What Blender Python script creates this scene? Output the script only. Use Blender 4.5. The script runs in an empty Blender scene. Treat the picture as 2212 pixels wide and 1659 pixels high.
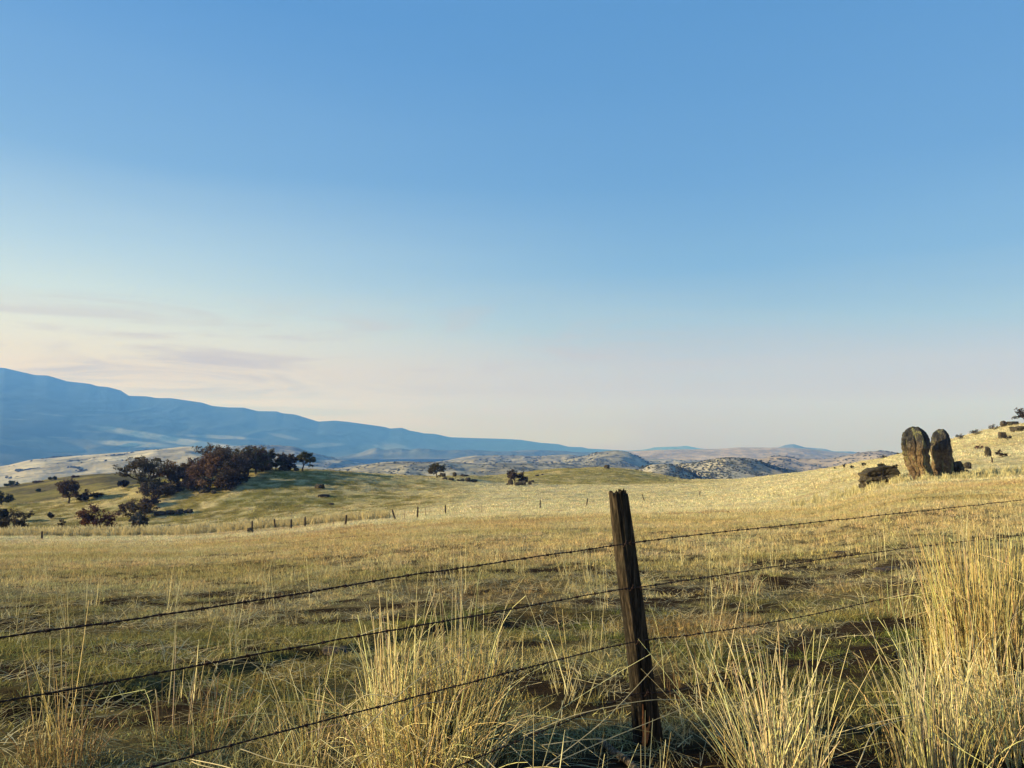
import bpy, bmesh, math, random
import numpy as np
from mathutils import Vector, Matrix
rng = np.random.default_rng(11)
random.seed(5)
sc = bpy.context.scene
COL = sc.collection
PI = math.pi

# ------------------------------------------------------------------ camera geometry
FPX = 769.0
PITCH = math.radians(5.0)
EYE = 1.6
cp, sp = math.cos(PITCH), math.sin(PITCH)
K = 1024.0/2212.0
def ray(xd, yd):
    """direction (per unit of forward depth Y) through a photo point (2212 px wide photo)"""
    u = (np.asarray(xd, float)*K-512)/FPX
    v = (384-np.asarray(yd, float)*K)/FPX
    Y = cp-v*sp
    return u/Y, (sp+v*cp)/Y
def z_at(D, yd):
    return EYE + D*ray(1106, yd)[1]
def s_of(xd):
    return float(ray(xd, 975)[0])
def proj(x, y, z):
    f = y*cp+(z-EYE)*sp
    up = -y*sp+(z-EYE)*cp
    return (512+FPX*x/f)/K, (384-FPX*up/f)/K

# ------------------------------------------------------------------ noise
def _h(ix, iy, iz, seed):
    n = (ix*73856093) ^ (iy*19349663) ^ (iz*83492791) ^ (seed*2654435)
    n = (n ^ (n >> 13))*1274126177
    n &= 0xffffffff
    n = (n ^ (n >> 16)) & 0xffffff
    return n/float(0xffffff)
def vnoise(x, y, z=0.0, seed=0):
    x, y, z = np.broadcast_arrays(np.asarray(x, float), np.asarray(y, float), np.asarray(z, float))
    ix, iy, iz = np.floor(x).astype(np.int64), np.floor(y).astype(np.int64), np.floor(z).astype(np.int64)
    fx, fy, fz = x-ix, y-iy, z-iz
    fx, fy, fz = [f*f*f*(f*(f*6-15)+10) for f in (fx, fy, fz)]
    r = 0
    for dx in (0, 1):
        wx = fx if dx else 1-fx
        for dy in (0, 1):
            wy = fy if dy else 1-fy
            for dz in (0, 1):
                wz = fz if dz else 1-fz
                r = r+wx*wy*wz*_h(ix+dx, iy+dy, iz+dz, seed)
    return r
def fbm(x, y, z=0.0, oct=4, seed=0, gain=.5):
    a, r, t = 1.0, 0, 0
    x, y, z = np.asarray(x, float), np.asarray(y, float), np.asarray(z, float)
    for i in range(oct):
        r = r+a*(vnoise(x, y, z, seed+i*17)*2-1); t += a
        x, y, z, a = x*2.03+11.3, y*2.03-7.1, z*2.03+3.7, a*gain
    return r/t
def sm(a, b, x):
    t = np.clip((np.asarray(x, float)-a)/(b-a), 0, 1)
    return t*t*(3-2*t)

# ------------------------------------------------------------------ mesh helpers
def mesh(name, V, F, mat=None, parent=None, smooth=True, col=None, link=True, loc=None, attrs=None):
    V = np.asarray(V, np.float32).reshape(-1, 3)
    me = bpy.data.meshes.new(name)
    Fl = F if isinstance(F, list) else [F]
    Fl = [np.asarray(f, np.int32) for f in Fl if len(f)]
    me.vertices.add(len(V)); me.vertices.foreach_set('co', V.ravel())
    nl = sum(f.size for f in Fl); nf = sum(len(f) for f in Fl)
    if nl:
        me.loops.add(nl); me.polygons.add(nf)
        me.loops.foreach_set('vertex_index', np.concatenate([f.ravel() for f in Fl]))
        st, o = [], 0
        for f in Fl:
            st.append(np.arange(len(f))*f.shape[1]+o); o += f.size
        me.polygons.foreach_set('loop_start', np.concatenate(st).astype(np.int32))
        me.polygons.foreach_set('use_smooth', np.full(nf, smooth))
    if col is not None:
        a = me.attributes.new('col', 'FLOAT_COLOR', 'POINT')
        c = np.ones((len(V), 4), np.float32); c[:, :3] = col
        a.data.foreach_set('color', c.ravel())
    for k, (ty, fld, arr) in (attrs or {}).items():
        a = me.attributes.new(k, ty, 'POINT'); a.data.foreach_set(fld, np.asarray(arr).ravel())
    me.update(calc_edges=True)
    if mat: me.materials.append(mat)
    o = bpy.data.objects.new(name, me)
    if link: COL.objects.link(o)
    if parent: o.parent = parent
    if loc is not None: o.location = loc
    return o
def empty(name, loc=(0, 0, 0), rz=0):
    o = bpy.data.objects.new(name, None); COL.objects.link(o)
    o.location = loc; o.rotation_euler = (0, 0, rz); o.empty_display_size = .3
    return o
def tag(o, label=None, cat=None, group=None, kind=None):
    if label: o['label'] = label
    if cat: o['category'] = cat
    if group: o['group'] = group
    if kind: o['kind'] = kind
    return o
def copy_tree(o, parent=None):
    c = o.copy(); COL.objects.link(c)
    if parent: c.parent = parent
    for ch in list(o.children): copy_tree(ch, c)
    return c
def tubes(P, R, sides=3, phase=None):
    """P (n,L,3) paths, R (n,L) radii -> V, F ; sides==2 gives ribbons"""
    P = np.asarray(P, float); R = np.asarray(R, float); n, L = R.shape
    T = np.gradient(P, axis=1); T /= np.linalg.norm(T, axis=2, keepdims=True)+1e-9
    if phase is None: phase = rng.uniform(0, 2*PI, n)
    ref = np.stack([np.cos(phase), np.sin(phase), np.zeros(n)], 1)[:, None, :]
    A = ref-T*(ref*T).sum(2, keepdims=True)
    bad = np.linalg.norm(A, axis=2, keepdims=True) < .15
    A = np.where(bad, np.array([0, 0, 1.0])-T*T[..., 2:3], A)
    A /= np.linalg.norm(A, axis=2, keepdims=True)+1e-9
    B = np.cross(T, A)
    if sides == 2:
        V = np.stack([P+A*R[..., None], P-A*R[..., None]], 2)
    else:
        an = np.arange(sides)*2*PI/sides
        V = P[:, :, None, :]+R[:, :, None, None]*(A[:, :, None, :]*np.cos(an)[None, None, :, None]+B[:, :, None, :]*np.sin(an)[None, None, :, None])
    idx = np.arange(n*L*sides).reshape(n, L, sides)
    if sides == 2:
        F = np.stack([idx[:, :-1, 0], idx[:, :-1, 1], idx[:, 1:, 1], idx[:, 1:, 0]], -1).reshape(-1, 4)
    else:
        j = (np.arange(sides)+1) % sides
        F = np.stack([idx[:, :-1, :], idx[:, :-1][:, :, j], idx[:, 1:][:, :, j], idx[:, 1:, :]], -1).reshape(-1, 4)
    return V.reshape(-1, 3), F
def cat(parts):
    V, F, o = [], [], 0
    for v, f in parts:
        V.append(v); F.append(np.asarray(f)+o); o += len(v)
    return np.concatenate(V), F
def grid_faces(a, b, wrap=False):
    idx = np.arange(a*b).reshape(a, b)
    if wrap: idx = np.concatenate([idx, idx[:, :1]], 1)
    return np.stack([idx[:-1, :-1], idx[:-1, 1:], idx[1:, 1:], idx[1:, :-1]], -1).reshape(-1, 4)

# ------------------------------------------------------------------ materials
def newmat(name):
    m = bpy.data.materials.new(name); m.use_nodes = True
    nt = m.node_tree
    for n in list(nt.nodes): nt.nodes.remove(n)
    return m, nt, nt.nodes, nt.links
def nd(N, t, **kw):
    n = N.new(t)
    for k, v in kw.items():
        if k in n.inputs.keys() if hasattr(n, 'inputs') else False: n.inputs[k].default_value = v
        else: setattr(n, k, v)
    return n
def mixc(N, L, fac, a, b, mode='MIX'):
    m = N.new('ShaderNodeMix'); m.data_type = 'RGBA'; m.blend_type = mode
    for sock, v in ((m.inputs[0], fac), (m.inputs[6], a), (m.inputs[7], b)):
        if isinstance(v, (int, float)): sock.default_value = v
        elif isinstance(v, tuple): sock.default_value = (*v, 1) if len(v) == 3 else v
        else: L.new(v, sock)
    return m.outputs[2]
def ramp(N, L, fac, stops, interp='LINEAR'):
    r = N.new('ShaderNodeValToRGB'); r.color_ramp.interpolation = interp
    e = r.color_ramp.elements
    while len(e) < len(stops): e.new(.5)
    for el, (p, c) in zip(e, stops):
        el.position = p; el.color = (*c, 1) if isinstance(c, tuple) else (c, c, c, 1)
    L.new(fac, r.inputs[0]); return r.outputs[0]
def noise(N, L, scale, detail=5, rough=.55, vec=None, dist=0.0):
    n = N.new('ShaderNodeTexNoise'); n.inputs['Scale'].default_value = scale
    n.inputs['Detail'].default_value = detail; n.inputs['Roughness'].default_value = rough
    n.inputs['Distortion'].default_value = dist
    if vec is not None: L.new(vec, n.inputs['Vector'])
    return n.outputs['Fac']
def mapv(N, L, src, scale=(1, 1, 1), rot=(0, 0, 0)):
    m = N.new('ShaderNodeMapping'); m.inputs['Scale'].default_value = scale; m.inputs['Rotation'].default_value = rot
    L.new(src, m.inputs['Vector']); return m.outputs[0]
def bump(N, L, h, strength, dist):
    b = N.new('ShaderNodeBump'); b.inputs['Strength'].default_value = strength; b.inputs['Distance'].default_value = dist
    L.new(h, b.inputs['Height']); return b.outputs[0]
def out(N, L, sh):
    o = N.new('ShaderNodeOutputMaterial'); L.new(sh, o.inputs[0])

def mat_ground():
    m, nt, N, L = newmat('soil_and_shaded_cover')
    at = nd(N, 'ShaderNodeAttribute', attribute_name='col')
    co = N.new('ShaderNodeTexCoord').outputs['Object']
    n1 = noise(N, L, 9.0, 8, .7, co); n2 = noise(N, L, .45, 6, .65, co); n3 = noise(N, L, .09, 5, .6, mapv(N, L, co, (1, 1, 2)))
    c = mixc(N, L, .75, at.outputs['Color'], ramp(N, L, n1, [(.3, .42), (.7, 1.5)]), 'MULTIPLY')
    c = mixc(N, L, .8, c, ramp(N, L, n2, [(.32, .62), (.66, 1.28)]), 'MULTIPLY')
    c = mixc(N, L, .5, c, ramp(N, L, n3, [(.35, (.72, .8, .66)), (.65, (1.22, 1.12, 1.05))]), 'MULTIPLY')
    b = N.new('ShaderNodeBsdfDiffuse'); L.new(c, b.inputs['Color'])
    L.new(bump(N, L, n1, .9, .05), b.inputs['Normal'])
    out(N, L, b.outputs[0]); return m
def mat_far(scale, dark, amount, name, lo=.5):
    m, nt, N, L = newmat(name)
    at = nd(N, 'ShaderNodeAttribute', attribute_name='col')
    co = N.new('ShaderNodeTexCoord').outputs['Object']
    n1 = noise(N, L, scale, 6, .68, co); n2 = noise(N, L, scale*.12, 5, .6, co, .4); n3 = noise(N, L, scale*.03, 4, .6, co)
    c = mixc(N, L, .7, at.outputs['Color'], ramp(N, L, n2, [(.35, (.72, .74, .72)), (.65, (1.22, 1.18, 1.1))]), 'MULTIPLY')
    s = N.new('ShaderNodeMath'); s.operation = 'ADD'; L.new(n1, s.inputs[0])
    s2 = N.new('ShaderNodeMath'); s2.operation = 'MULTIPLY'; L.new(n3, s2.inputs[0]); s2.inputs[1].default_value = .6
    L.new(s2.outputs[0], s.inputs[1])
    f = ramp(N, L, s.outputs[0], [(lo+.30, 0.0), (lo+.38, amount)])
    c = mixc(N, L, f, c, dark)
    b = N.new('ShaderNodeBsdfDiffuse'); L.new(c, b.inputs['Color'])
    out(N, L, b.outputs[0]); return m
def mat_blade(name='grass_blade', transl=.3):
    m, nt, N, L = newmat(name)
    a = nd(N, 'ShaderNodeAttribute', attribute_name='icol'); a.attribute_type = 'INSTANCER'
    g = nd(N, 'ShaderNodeAttribute', attribute_name='col')
    c = mixc(N, L, 1.0, a.outputs['Color'], g.outputs['Color'], 'MULTIPLY')
    d = N.new('ShaderNodeBsdfDiffuse'); t = N.new('ShaderNodeBsdfTranslucent'); x = N.new('ShaderNodeMixShader')
    L.new(c, d.inputs[0]); L.new(c, t.inputs[0]); x.inputs[0].default_value = transl
    L.new(d.outputs[0], x.inputs[1]); L.new(t.outputs[0], x.inputs[2]); out(N, L, x.outputs[0]); return m
def mat_stem(name='dry_stem'):
    m, nt, N, L = newmat(name)
    g = nd(N, 'ShaderNodeAttribute', attribute_name='col')
    co = N.new('ShaderNodeTexCoord').outputs['Object']
    c = mixc(N, L, .5, g.outputs['Color'], ramp(N, L, noise(N, L, 14, 4, .6, co), [(.3, .6), (.7, 1.35)]), 'MULTIPLY')
    p = N.new('ShaderNodeBsdfPrincipled'); L.new(c, p.inputs['Base Color']); p.inputs['Roughness'].default_value = .5
    p.inputs['Specular IOR Level'].default_value = .35
    t = N.new('ShaderNodeBsdfTranslucent'); L.new(c, t.inputs[0]); x = N.new('ShaderNodeMixShader'); x.inputs[0].default_value = .2
    L.new(p.outputs[0], x.inputs[1]); L.new(t.outputs[0], x.inputs[2]); out(N, L, x.outputs[0]); return m
def mat_wood(name, dark=1.0):
    m, nt, N, L = newmat(name)
    co = N.new('ShaderNodeTexCoord').outputs['Object']
    st = mapv(N, L, co, (60, 60, 3.0)); st2 = mapv(N, L, co, (22, 22, 1.0))
    n1 = noise(N, L, 1.0, 8, .7, st); n2 = noise(N, L, 1.0, 4, .6, st2, .5); n3 = noise(N, L, 9, 4, .6, co)
    d = dark
    c = ramp(N, L, n1, [(.3, (.010*d, .008*d, .006*d)), (.48, (.05*d, .038*d, .027*d)), (.62, (.16*d, .125*d, .088*d)), (.75, (.36*d, .30*d, .22*d))])
    c = mixc(N, L, .8, c, ramp(N, L, n2, [(.38, (.35, .33, .32)), (.6, (1.25, 1.12, 1.0))]), 'MULTIPLY')
    c = mixc(N, L, ramp(N, L, n3, [(.55, 0.0), (.72, .45)]), c, (.10*d, .095*d, .06*d))
    p = N.new('ShaderNodeBsdfPrincipled'); L.new(c, p.inputs['Base Color']); p.inputs['Roughness'].default_value = .9
    p.inputs['Specular IOR Level'].default_value = .15
    L.new(bump(N, L, n1, .9, .006), p.inputs['Normal']); out(N, L, p.outputs[0]); return m
def mat_simple(name, col, rough=.8, var=.4, scale=5, metal=0.0):
    m, nt, N, L = newmat(name)
    co = N.new('ShaderNodeTexCoord').outputs['Object']
    c = mixc(N, L, var*2 if var < .5 else 1.0, (*col,), ramp(N, L, noise(N, L, scale, 5, .65, co), [(.3, .45), (.7, 1.6)]), 'MULTIPLY')
    p = N.new('ShaderNodeBsdfPrincipled'); L.new(c, p.inputs['Base Color']); p.inputs['Roughness'].default_value = rough
    p.inputs['Metallic'].default_value = metal; p.inputs['Specular IOR Level'].default_value = .2
    out(N, L, p.outputs[0]); return m
def mat_leaf():
    m, nt, N, L = newmat('tree_leaf')
    g = nd(N, 'ShaderNodeAttribute', attribute_name='col')
    oi = N.new('ShaderNodeObjectInfo')
    c = mixc(N, L, 1.0, g.outputs['Color'], ramp(N, L, oi.outputs['Random'], [(0, (.85, 1.0, .85)), (1, (1.15, .95, 1.0))]), 'MULTIPLY')
    d = N.new('ShaderNodeBsdfDiffuse'); t = N.new('ShaderNodeBsdfTranslucent'); x = N.new('ShaderNodeMixShader')
    L.new(c, d.inputs[0]); L.new(c, t.inputs[0]); x.inputs[0].default_value = .2
    L.new(d.outputs[0], x.inputs[1]); L.new(t.outputs[0], x.inputs[2]); out(N, L, x.outputs[0]); return m
def mat_rock(name, tall=False):
    m, nt, N, L = newmat(name)
    co = N.new('ShaderNodeTexCoord').outputs['Object']
    f = .8 if tall else 1.3
    n1 = noise(N, L, 2.2*f, 8, .7, co, .3); n2 = noise(N, L, .75*f, 5, .6, mapv(N, L, co, (1, 1, .5)), .6); n3 = noise(N, L, 7*f, 6, .75, co)
    n4 = noise(N, L, 1.5*f, 5, .7, mapv(N, L, co, (1.3, 1.3, .35)))
    if tall:
        # weathered grey cap, brown to ochre lower column
        sx = N.new('ShaderNodeSeparateXYZ'); L.new(co, sx.inputs[0])
        ad = N.new('ShaderNodeMath'); ad.operation = 'MULTIPLY_ADD'; L.new(n2, ad.inputs[0]); ad.inputs[1].default_value = 3.4; L.new(sx.outputs[2], ad.inputs[2])
        mr = N.new('ShaderNodeMapRange'); L.new(ad.outputs[0], mr.inputs[0]); mr.inputs[1].default_value = 3.9; mr.inputs[2].default_value = 4.9
        lowc = ramp(N, L, n1, [(.3, (.04, .025, .016)), (.5, (.15, .095, .052)), (.65, (.26, .185, .10)), (.8, (.14, .065, .035))])
        topc = ramp(N, L, n1, [(.3, (.015, .016, .018)), (.55, (.05, .046, .045)), (.75, (.12, .11, .10))])
        c = mixc(N, L, mr.outputs[0], lowc, topc)
        c = mixc(N, L, ramp(N, L, n4, [(.54, 0.0), (.62, .8)]), c, (.25, .235, .10))
    else:
        c = ramp(N, L, n1, [(.28, (.016, .014, .012)), (.5, (.06, .048, .034)), (.7, (.14, .115, .082)), (.85, (.08, .075, .045))])
        c = mixc(N, L, ramp(N, L, n4, [(.56, 0.0), (.66, .6)]), c, (.11, .11, .055))
    c = mixc(N, L, .8, c, ramp(N, L, n3, [(.3, .4), (.65, 1.35)]), 'MULTIPLY')
    p = N.new('ShaderNodeBsdfPrincipled'); L.new(c, p.inputs['Base Color']); p.inputs['Roughness'].default_value = .9
    p.inputs['Specular IOR Level'].default_value = .15
    L.new(bump(N, L, n3, .8, .12), p.inputs['Normal']); out(N, L, p.outputs[0]); return m
M = dict(ground=mat_ground(), blade=mat_blade(), stem=mat_stem(), wood=mat_wood('weathered_wood', .5), stick=mat_wood('stick_wood', 1.8),
         farwood=mat_simple('old_post_wood', (.045, .032, .024)), steel=mat_simple('rusty_steel', (.20, .15, .10), .7),
         wire=mat_simple('rusty_wire', (.035, .018, .014), .6, .4, 60, .3), leaf=mat_leaf(), bark=mat_simple('bark', (.05, .04, .033), .9, .4, 3),
         rock=mat_rock('basalt_rock'), pillar=mat_rock('pillar_rock', True), rust=mat_simple('orange_split_wood', (.30, .11, .035), .8, .3, 30))

# ------------------------------------------------------------------ near terrain
def pchip(xs, ys, q):
    xs, ys = np.asarray(xs, float), np.asarray(ys, float)
    h = np.diff(xs); d = np.diff(ys)/h; m = np.zeros(len(xs))
    m[0], m[-1] = d[0], d[-1]
    for i in range(1, len(xs)-1):
        if d[i-1]*d[i] > 0:
            w1, w2 = 2*h[i]+h[i-1], h[i]+2*h[i-1]
            m[i] = (w1+w2)/(w1/d[i-1]+w2/d[i])
    q = np.clip(q, xs[0], xs[-1]); i = np.clip(np.searchsorted(xs, q)-1, 0, len(xs)-2)
    t = (q-xs[i])/h[i]
    return (2*t**3-3*t**2+1)*ys[i]+(t**3-2*t**2+t)*h[i]*m[i]+(-2*t**3+3*t**2)*ys[i+1]+(t**3-t**2)*h[i]*m[i+1]
COLS = {
    0: [(100, 1160), (130, 1182), (160, 1150), (210, 1097), (240, 1116), (300, 1102), (450, 1053), (520, 1078), (680, 1120)],
    62: [(100, 1160), (130, 1180), (160, 1147), (212, 1090), (243, 1108), (305, 1095), (450, 1044), (520, 1068), (680, 1115)],
    125: [(100, 1160), (130, 1178), (160, 1145), (215, 1081), (245, 1100), (310, 1088), (450, 1034), (520, 1060), (680, 1110)],
    250: [(100, 1158), (130, 1172), (160, 1138), (220, 1056), (250, 1075), (310, 1062), (450, 1023), (520, 1050), (680, 1110)],
    375: [(105, 1156), (130, 1164), (160, 1130), (225, 1031), (255, 1046), (330, 1050), (450, 1032), (520, 1055), (680, 1110)],
    500: [(110, 1147), (130, 1151), (160, 1120), (225, 1015), (270, 1030), (450, 1060), (520, 1070), (680, 1110)],
    625: [(112, 1136), (132, 1136), (160, 1108), (228, 1015), (275, 1028), (450, 1060), (520, 1070), (680, 1110)],
    750: [(115, 1121), (135, 1118), (165, 1095), (230, 1022), (280, 1034), (450, 1060), (520, 1070), (680, 1110)],
    875: [(118, 1110), (142, 1102), (185, 1074), (240, 1029.5), (285, 1036), (450, 1060), (520, 1070), (680, 1110)],
    1000: [(120, 1100), (150, 1086), (200, 1058), (250, 1031), (272, 1028.5), (330, 1038), (450, 1055), (520, 1065), (680, 1110)],
    1093: [(120, 1096), (150, 1082), (200, 1058), (240, 1046), (300, 1027), (350, 1034), (450, 1050), (520, 1065), (680, 1110)],
    1133: [(120, 1095), (150, 1081), (200, 1058), (238, 1047), (300, 1022), (350, 1030), (450, 1050), (520, 1065), (680, 1110)],
    1220: [(125, 1092), (160, 1076), (205, 1056), (242, 1048), (305, 1013), (355, 1022), (450, 1045), (520, 1060), (680, 1110)],
    1300: [(130, 1089), (170, 1071), (210, 1054), (245, 1047), (310, 1011), (360, 1020), (450, 1045), (520, 1060), (680, 1110)],
    1360: [(130, 1088), (170, 1070), (215, 1053), (250, 1046), (312, 1015), (360, 1024), (450, 1045), (520, 1060), (680, 1110)],
    1433: [(125, 1088), (170, 1068), (220, 1051), (262, 1042), (318, 1027), (380, 1038), (450, 1048), (520, 1060), (680, 1110)],
    1483: [(122, 1087), (170, 1066), (225, 1049), (270, 1042), (320, 1036), (380, 1046), (450, 1055), (520, 1065), (680, 1110)],
    1560: [(118, 1084), (168, 1062), (230, 1046), (300, 1037.5), (360, 1046), (450, 1058), (520, 1065), (680, 1110)],
    1656: [(100, 1082), (150, 1054), (220, 1036), (290, 1028.5), (350, 1038), (450, 1055), (520, 1065), (680, 1110)],
    1750: [(70, 1086), (120, 1050), (200, 1028), (275, 1018), (330, 1028), (450, 1050), (520, 1065), (680, 1110)],
    1850: [(70, 1062), (120, 1024), (200, 1006), (265, 1000), (330, 1012), (450, 1040), (520, 1060), (680, 1110)],
    1950: [(70, 1037), (120, 1000), (190, 983), (240, 979.5), (300, 992), (450, 1030), (520, 1060), (680, 1110)],
    2068: [(70, 1029), (115, 985), (170, 955), (215, 947), (280, 960), (450, 1010), (520, 1040), (680, 1090)],
    2160: [(70, 1024), (105, 983), (155, 938), (200, 925.5), (260, 938), (450, 1000), (520, 1030), (680, 1080)],
    2230: [(70, 1020), (100, 982), (150, 930), (190, 914), (250, 925), (450, 980), (520, 1010), (680, 1060)],
    2500: [(70, 1000), (100, 960), (150, 905), (190, 880), (250, 885), (450, 930), (520, 960), (680, 1010)],
}
DG = np.concatenate([np.linspace(0, 40, 81)[:-1], np.linspace(40, 680, 641)])
SG = np.linspace(-1.15, 1.15, 231)
_cx = sorted(COLS); _tab = []
for x in _cx:
    d1, y1_ = COLS[x][0]; z1 = float(z_at(d1, y1_)); mid = [8.0, 15.0, 30.0, 50.0]
    Ds = [0, 3.0, 5.0]+mid+[d for d, _ in COLS[x]]
    Zs = [0, 0, 0]+[z1*(d-4.6)/(d1-4.6) for d in mid]+[z_at(d, y) for d, y in COLS[x]]
    _tab.append(pchip(Ds, Zs, DG))
_tab = np.array(_tab); _cs = [s_of(x) for x in _cx]
TAB = np.zeros((len(SG), len(DG)))
for j in range(len(DG)):
    TAB[:, j] = pchip(_cs, _tab[:, j], SG)
def sD(x, y):
    az = np.arctan2(x, y); a = np.abs(az); r = np.hypot(x, y)
    s = np.where(a < PI/4, np.tan(np.minimum(a, PI/4)), np.where(a > PI/2, np.clip((PI-a)/(PI/2), 0, 1), 1.0))
    D = r*np.where(a < PI/4, np.cos(a), math.cos(PI/4))
    return np.sign(az)*s, D
BANK = [ray(0, 1540), ray(300, 1492), ray(620, 1408), ray(860, 1345), ray(1100, 1290)]
BANK = [(float(a[0])*EYE/-float(a[1]), EYE/-float(a[1])) for a in BANK]
BX, BY = np.array([b[0] for b in BANK]), np.array([b[1] for b in BANK])
def bank(x, y):
    yy = np.interp(x, BX, BY)
    w = sm(-4.2, -3.0, x)*sm(2.0, .4, x)
    d = (y-yy)*.75+.25*fbm(x*1.3, y*1.3, 0, 3, 77)
    return d, w
def soil_mask(x, y):
    d, w = bank(x, y)
    m = w*np.exp(-(d/.22)**2)*sm(-.5, .15, fbm(x*.9, y*2.5, 0, 3, 5))*1.15
    D = np.hypot(x, y)
    ca, sa = math.cos(.35), math.sin(.35)
    xr, yr = x*ca+y*sa, -x*sa+y*ca
    n = fbm(xr*.35, yr*1.3, 0, 4, 9)
    m = np.maximum(m, sm(.25, .5, n+.35*fbm(x*2.2, y*2.2, 0, 3, 10))*sm(60, 15, D)*.9)
    # trampled dark soil under the fence
    px = np.exp(-(((x-1.2)/1.5)**2+((y-3.7)/.8)**2))
    m = np.maximum(m, np.clip(px*1.7, 0, 1)*sm(-.75, .1, fbm(x*2.2, y*2.2, 0, 3, 19)))
    m = np.maximum(m, sm(.12, .34, fbm(x*.8, y*2.1, 0, 4, 29))*sm(34, 14, D)*.97)
    m = np.maximum(m, sm(.33, .5, fbm(x*.12, y*.5, 0, 4, 39))*sm(90, 40, D)*sm(14, 30, D)*.8)
    m = np.maximum(m, sm(3.2, 2.2, D)*.5)
    return np.clip(m, 0, 1)
def H(x, y):
    x, y = np.asarray(x, float), np.asarray(y, float)
    s, D = sD(x, y)
    i = np.clip((s-SG[0])/(SG[1]-SG[0]), 0, len(SG)-1.001); i0 = i.astype(int); fi = i-i0
    j = np.where(D < 40, D/.5, 80+(D-40)); j = np.clip(j, 0, len(DG)-1.001); j0 = j.astype(int); fj = j-j0
    z = (TAB[i0, j0]*(1-fi)+TAB[i0+1, j0]*fi)*(1-fj)+(TAB[i0, j0+1]*(1-fi)+TAB[i0+1, j0+1]*fi)*fj
    z = z+.035*fbm(x*1.1, y*1.1, 0, 4, 3)*sm(0, 4, D)
    z = z+.14*fbm(x*.16, y*.16, 0, 3, 4)*sm(8, 40, D)
    z = z+.55*fbm(x*.05+3, y*.05, 0, 5, 6, .6)*sm(125, 190, D)
    z = z+(.30*fbm(x*.22, y*.3, 0, 3, 7)+.12*fbm(x*.7, y*.9, 0, 2, 8))*sm(128, 170, D)
    d, w = bank(x, y)
    z = z-.09*w*np.exp(-(d/.25)**2)+.05*w*np.exp(-((d-.4)/.3)**2)
    return z
PAL = dict(green=(.14, .15, .04), olive=(.32, .265, .095), straw=(.58, .475, .25), gold=(.56, .42, .20), pale=(.67, .575, .34), rust=(.30, .175, .085), brown=(.15, .125, .07))
PAL = {k: np.array(v) for k, v in PAL.items()}
def lerp(a, b, t): return a+(b-a)*np.asarray(t)[..., None]
def cover(x, y):
    """colour of the plant cover at a place"""
    s, D = sD(x, y)
    n1 = fbm(x*.06, y*.06, 0, 4, 21); n2 = fbm(x*.35, y*.35, 0, 4, 22); n3 = fbm(x*.02, y*.03, 0, 4, 23); n4 = fbm(x*1.7, y*1.7, 0, 3, 24)
    near = lerp(PAL['olive'], PAL['green'], sm(-.05, .4, n2+.25*n4))
    near = lerp(near, PAL['straw'], np.clip(sm(-.35, .3, -n2+.6*n4)*.75, 0, 1))
    near = lerp(near, PAL['rust'], sm(.22, .5, fbm(x*.5+9, y*.5, 0, 3, 31))*.6)
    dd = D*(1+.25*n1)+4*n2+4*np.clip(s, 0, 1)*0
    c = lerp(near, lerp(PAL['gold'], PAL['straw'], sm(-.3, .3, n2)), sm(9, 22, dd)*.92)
    olp = sm(.05, .35, fbm(x*.12+5, y*.2, 0, 3, 33))*sm(60, 25, D)
    c = lerp(c, PAL['olive'], olp*.6)
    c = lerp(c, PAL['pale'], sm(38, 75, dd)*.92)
    c = lerp(c, PAL['rust']*1.35, sm(.2, .42, fbm(x*.07+2, y*.14, 0, 3, 35))*sm(25, 50, D)*sm(150, 90, D)*.45)
    # hills beyond the gully: greener slopes with bleached patches
    hill = sm(128, 158, D+6*n1)*sm(.34, .22, s)
    hc = lerp(PAL['olive']*.85, PAL['straw']*1.0, sm(-.3, .25, .6*n1+.9*n2+.3*n4))
    hc = lerp(hc, PAL['green']*1.2, sm(.1, .35, fbm(x*.035+7, y*.05, 0, 3, 41))*.25)
    mound = np.exp(-(((s-.09)/.15)**2))*sm(242, 252, D+3*n2)*sm(400, 330, D)
    flat = sm(-.13, -.02, s)*(1-mound)*.85
    c = lerp(c, hc, hill*(1-flat))
    c = lerp(c, lerp(PAL['olive']*1.15, PAL['straw'], sm(-.1, .4, n2+.3*n1)*.7), mound*.85)
    right = sm(.3, .45, s)*sm(55, 75, D)
    c = lerp(c, lerp(PAL['pale'], PAL['straw'], sm(-.3, .3, n1+n2*.5)), right*.8)
    back = sm(232, 248, D)*sm(-.26, -.36, s)
    c = lerp(c, lerp(PAL['brown'], PAL['olive']*.85, sm(-.3, .4, n1)), back*.95)
    return np.clip(c, .01, .9)
R1 = np.concatenate([np.geomspace(.4, 2, 8)[:-1], np.geomspace(2, 30, 250)[:-1], np.geomspace(30, 660, 640)])
A1 = np.concatenate([np.linspace(-PI, -.85, 60)[:-1], np.linspace(-.85, .85, 640)[:-1], np.linspace(.85, PI, 61)])
RR, AA = np.meshgrid(R1, A1, indexing='ij')
gx, gy = RR*np.sin(AA), RR*np.cos(AA)
gz = H(gx, gy)
so = soil_mask(gx, gy)
shaded_cover = lerp(np.ones(gx.shape)[..., None]*np.array([.075, .055, .032]), cover(gx, gy)*.7, .25+.75*sm(8, 45, np.hypot(gx, gy)))  # cover colour over dark soil, dimmed to paint in shade beneath the grass
gc = lerp(shaded_cover, np.array([.032, .021, .015]), so)
Vg = np.stack([gx, gy, gz], -1).reshape(-1, 3)
Fg = grid_faces(len(R1), len(A1))[:, ::-1]
c0 = len(Vg); Vg = np.concatenate([Vg, [[0, 0, 0]]])
fan = np.stack([np.full(len(A1)-1, c0), np.arange(1, len(A1)), np.arange(len(A1)-1)], 1)
gcf = np.concatenate([gc.reshape(-1, 3), [[.05, .04, .02]]])
g_ = mesh('ground', Vg, [Fg, fan], M['ground'], col=gcf)
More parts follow.
